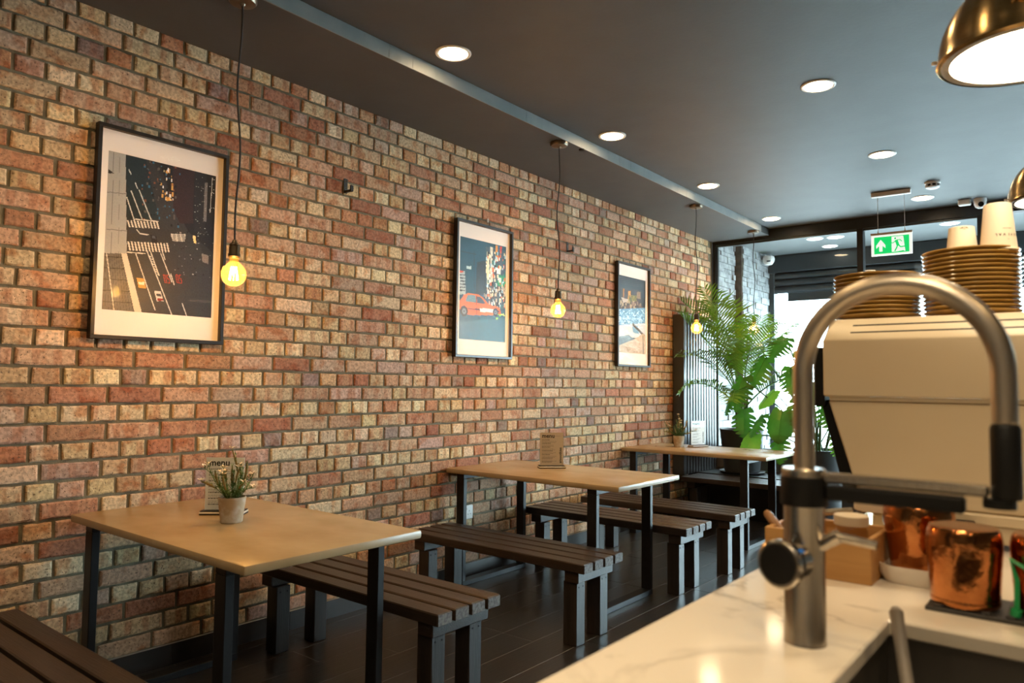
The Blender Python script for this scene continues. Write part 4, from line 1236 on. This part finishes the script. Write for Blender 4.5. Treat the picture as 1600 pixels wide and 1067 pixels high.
canister('hammered copper canister on the dark mat, at the right edge', (3.138, 1.318, CT+.0092), .051, .112, 1.1)
t = thing('green_scourer', 'green handled brush between the two right copper canisters', 'brush', (3.096, 1.274, CT+.0092))
q = MB(); q.tube([(0, 0, .0), (.002, 0, .010)], .007, 10); q.build('bristle_head', M['green'], t)
q = MB(); q.tube([(.002, 0, .0102), (.003, .002, .05), (-.004, .001, .078), (.026, -.004, .062)], .0034, 8); q.build('handle', M['green'], t)

# utensil standing in the sink
t = thing('stirring_spoon', 'grey long handled spoon leaning in the sink corner', 'spoon', (3.035, .98, .707))
a = Vector((0, 0, .008)); b_ = Vector((-.066, .165, .222))
q = MB(); q.tube([a, a.lerp(b_, .5), a.lerp(b_, .94), b_, b_+Vector((-.002, .004, .005))], [.0095, .0085, .0085, .0095, .005], 14); q.build('handle', M['spoon'], t)
q = MB(); q.lathe([(0, -.006), (.016, -.003), (.02, .004), (.017, .004), (0, .0)], 18, (.004, -.012, .008), False, False); q.build('bowl', M['steel'], t)

# ------------------------------------------------------------------ coffee machine
t = thing('coffee_machine', 'cream espresso machine seen from behind on the counter', 'coffee machine', (2.69, 1.80, CT))
Wm, Dm = .74, .48
q = MB(); q.prism([(0, .308), (.010, .308), (Dm-.01, .308), (Dm, .31), (Dm, .494), (.075, .494), (0, .441)], 0, Wm, 'x'); q.build('upper_body', M['cream'], t, bevel=.004)
q = MB(); q.box(.012, Wm-.012, .008, .02, .300, .3078); q.build('shadow_gap', M['cream'], t, smooth=0)
q = MB(); q.prism([(.008, .2998), (Wm-.008, .2998), (Wm-.075, .072), (.075, .072)], .012, Dm-.03, 'y'); q.build('lower_panel', M['cream'], t, bevel=.004)
q = MB(); q.box(.078, Wm-.05, -.004, Dm-.02, .050, .0718); q.build('base_ledge', M['cream'], t, bevel=.003)
q = MB(); q.box(.10, Wm-.07, .006, Dm-.05, .012, .0498); q.build('base_pan', M['cream'], t, bevel=.003)
for s in (0, 1):
    xa = -.024 if s == 0 else Wm+.0005; xb = xa+.0235
    q = MB(); q.prism([(.012, .285), (Dm-.05, .285), (Dm-.05, .425), (.012, .425)], xa, xb, 'x'); q.build('side_panel', M['blackp'], t, bevel=.003)
    p_ = [(-.016, .300), (.004, .300), (.070, .060), (.040, .060)] if s == 0 else [(Wm-.004, .300), (Wm+.016, .300), (Wm-.040, .060), (Wm-.070, .060)]
    q = MB(); q.prism(p_, .035, Dm-.06, 'y'); q.build('side_leg_panel', M['blackp'], t, bevel=.002)
for (xx, yy) in ((.12, .05), (Wm-.12, .05), (.12, Dm-.1), (Wm-.12, Dm-.1)):
    q = MB(); q.lathe([(.024, 0), (.024, .0118)], 20, (xx, yy, 0)); q.build('foot', M['blackp'], t)
q = MB(); q.box(.245, .300, -.034, -.005, 0, .058); q.build('drain_box', M['blackp'], t, bevel=.003)
dv = Vector((0, .075, .053)); nrm = Vector((0, -.053, .075)).normalized()
for f_, xa, xb in ((.66, .056, .40), (.32, .056, .62)):
    c = Vector((0, 0, .441)) + dv*f_
    q = MB(); h = dv.normalized()*.0026
    P4 = [c-h, c+h, c+h+nrm*.0006, c-h+nrm*.0006]
    q.add([(xa, p.y, p.z) for p in P4]+[(xb, p.y, p.z) for p in P4], [(0, 1, 2, 3), (4, 5, 6, 7), (0, 1, 5, 4), (1, 2, 6, 5), (2, 3, 7, 6), (3, 0, 4, 7)])
    q.build('vent_slot', M['slot'], t, smooth=0)
# crockery on the machine
TOP = CT+.494
def plate_mesh(r):
    q = MB(); q.lathe([(r*.55, 0), (r*.57, .001), (r*.60, .003), (r*.93, .0085), (r*.985, .0115), (r, .0135), (r*.992, .0155), (r*.97, .0155), (r*.90, .0125), (r*.62, .0075), (r*.58, .0065), (0, .0062)], 48, cap1=False)
    return q
stacks = [((2.7655, 2.0), 11, .0100, 'left', 'left stack on the machine'), ((2.9675, 2.0), 15, .0100, 'mid', 'tall stack under the cups'), ((3.169, 2.0), 13, .0100, 'right', 'stack at the right edge')]
ORD = ['', 'second', 'third', 'fourth', 'fifth', 'sixth', 'seventh', 'eighth', 'ninth', 'tenth']
pm = plate_mesh(.0995).build('plate', M['plate']); used = False
rp = random.Random(3); tops = {}
for (sx, sy), n, dz, nm, ds in stacks:
    for k in range(n):
        o = pm if not used else pm.copy()
        if used: COL.objects.link(o)
        used = True
        o.location = (sx+rp.uniform(-.0012, .0012), sy+rp.uniform(-.0012, .0012), TOP + k*dz + .0004)
        o.rotation_euler = (0, 0, rp.uniform(0, 6))
        f = n-1-k
        pos = 'topmost' if f == 0 else 'lowest' if k == 0 else ORD[f]+' from the top' if f <= n//2 else ORD[k]+' from the bottom'
        tag(o, 'amber glazed plate, '+pos+', in the '+ds, 'plate', 'plates in the '+ds)
    tops[nm] = TOP + (n-1)*dz + .0072
def cup(label, loc, r0, r1, h, rz, txt):
    t = thing('paper_cup', label, 'cup', loc, rz, 'upturned paper cups on the plates')
    q = MB(); q.lathe([(r0+.0025, .0), (r0+.0035, .002), (r0+.0025, .0045), (r0, .005), (r1, h), (r1-.002, h+.001), (r1-.004, h-.004), (0, h-.005)], 40, cap1=False); q.build('cup_body', M['paper'], t)
    if txt:
        z = h*.30; rr_ = r0+(r1-r0)*(z/h)
        n = len(txt)
        for i, ch in enumerate(txt):     # letters run upside down around the upturned cup
            a = -PI/2 - (i-(n-1)/2)*(.0078/rr_)
            text_mesh(ch, .0078, M['ink'], t, ((rr_+.0006)*math.cos(a)+.0026*-math.sin(a), (rr_+.0006)*math.sin(a)+.0026*math.cos(a), z+.004), (PI/2, PI, a+PI/2), 'letter', .0002)
        for (dz, l) in ((.016, .020), (-.009, .003)):
            q = MB(); vs = []
            for k in range(7):
                a = -PI/2 + (k/6-.5)*l/rr_
                zz = z+dz; r_ = r0+(r1-r0)*(zz/h)+.0006
                vs += [(r_*math.cos(a), r_*math.sin(a), zz-.0004), (r_*math.cos(a), r_*math.sin(a), zz+.0004)]
            q.add(vs, [(2*k, 2*k+2, 2*k+3, 2*k+1) for k in range(6)]); q.build('printed_rule', M['ink'], t, smooth=0)
    else:
        q = MB(); r_ = r1+.0008
        for (x0_, x1_, dz) in ((-.006, .006, -.004), (-.009, -.003, -.006), (.003, .009, -.006), (-.003, .003, -.008)):
            a0, a1 = -PI/2-.15+x0_/r_, -PI/2-.15+x1_/r_
            q.add([((r_+.0003)*math.cos(a), (r_+.0003)*math.sin(a), h+dz+e) for a, e in ((a0, 0), (a1, 0), (a1, .0013), (a0, .0013))], [(0, 1, 2, 3)])
        q.build('printed_emblem', M['ink'], t, smooth=0)
    return t
zt = tops['mid']
cup('short upturned paper cup on the tall plate stack', (2.948, 2.030, zt), .034, .027, .074, R(28), '')
cup('tall upturned paper cup with printed name on the tall plate stack', (3.026, 1.975, zt), .0365, .027, .108, R(38), 'REVIVAL')
cup('upturned paper cup at the right picture edge behind plates', (3.135, 2.045, tops['right']), .040, .033, .085, R(20), '')
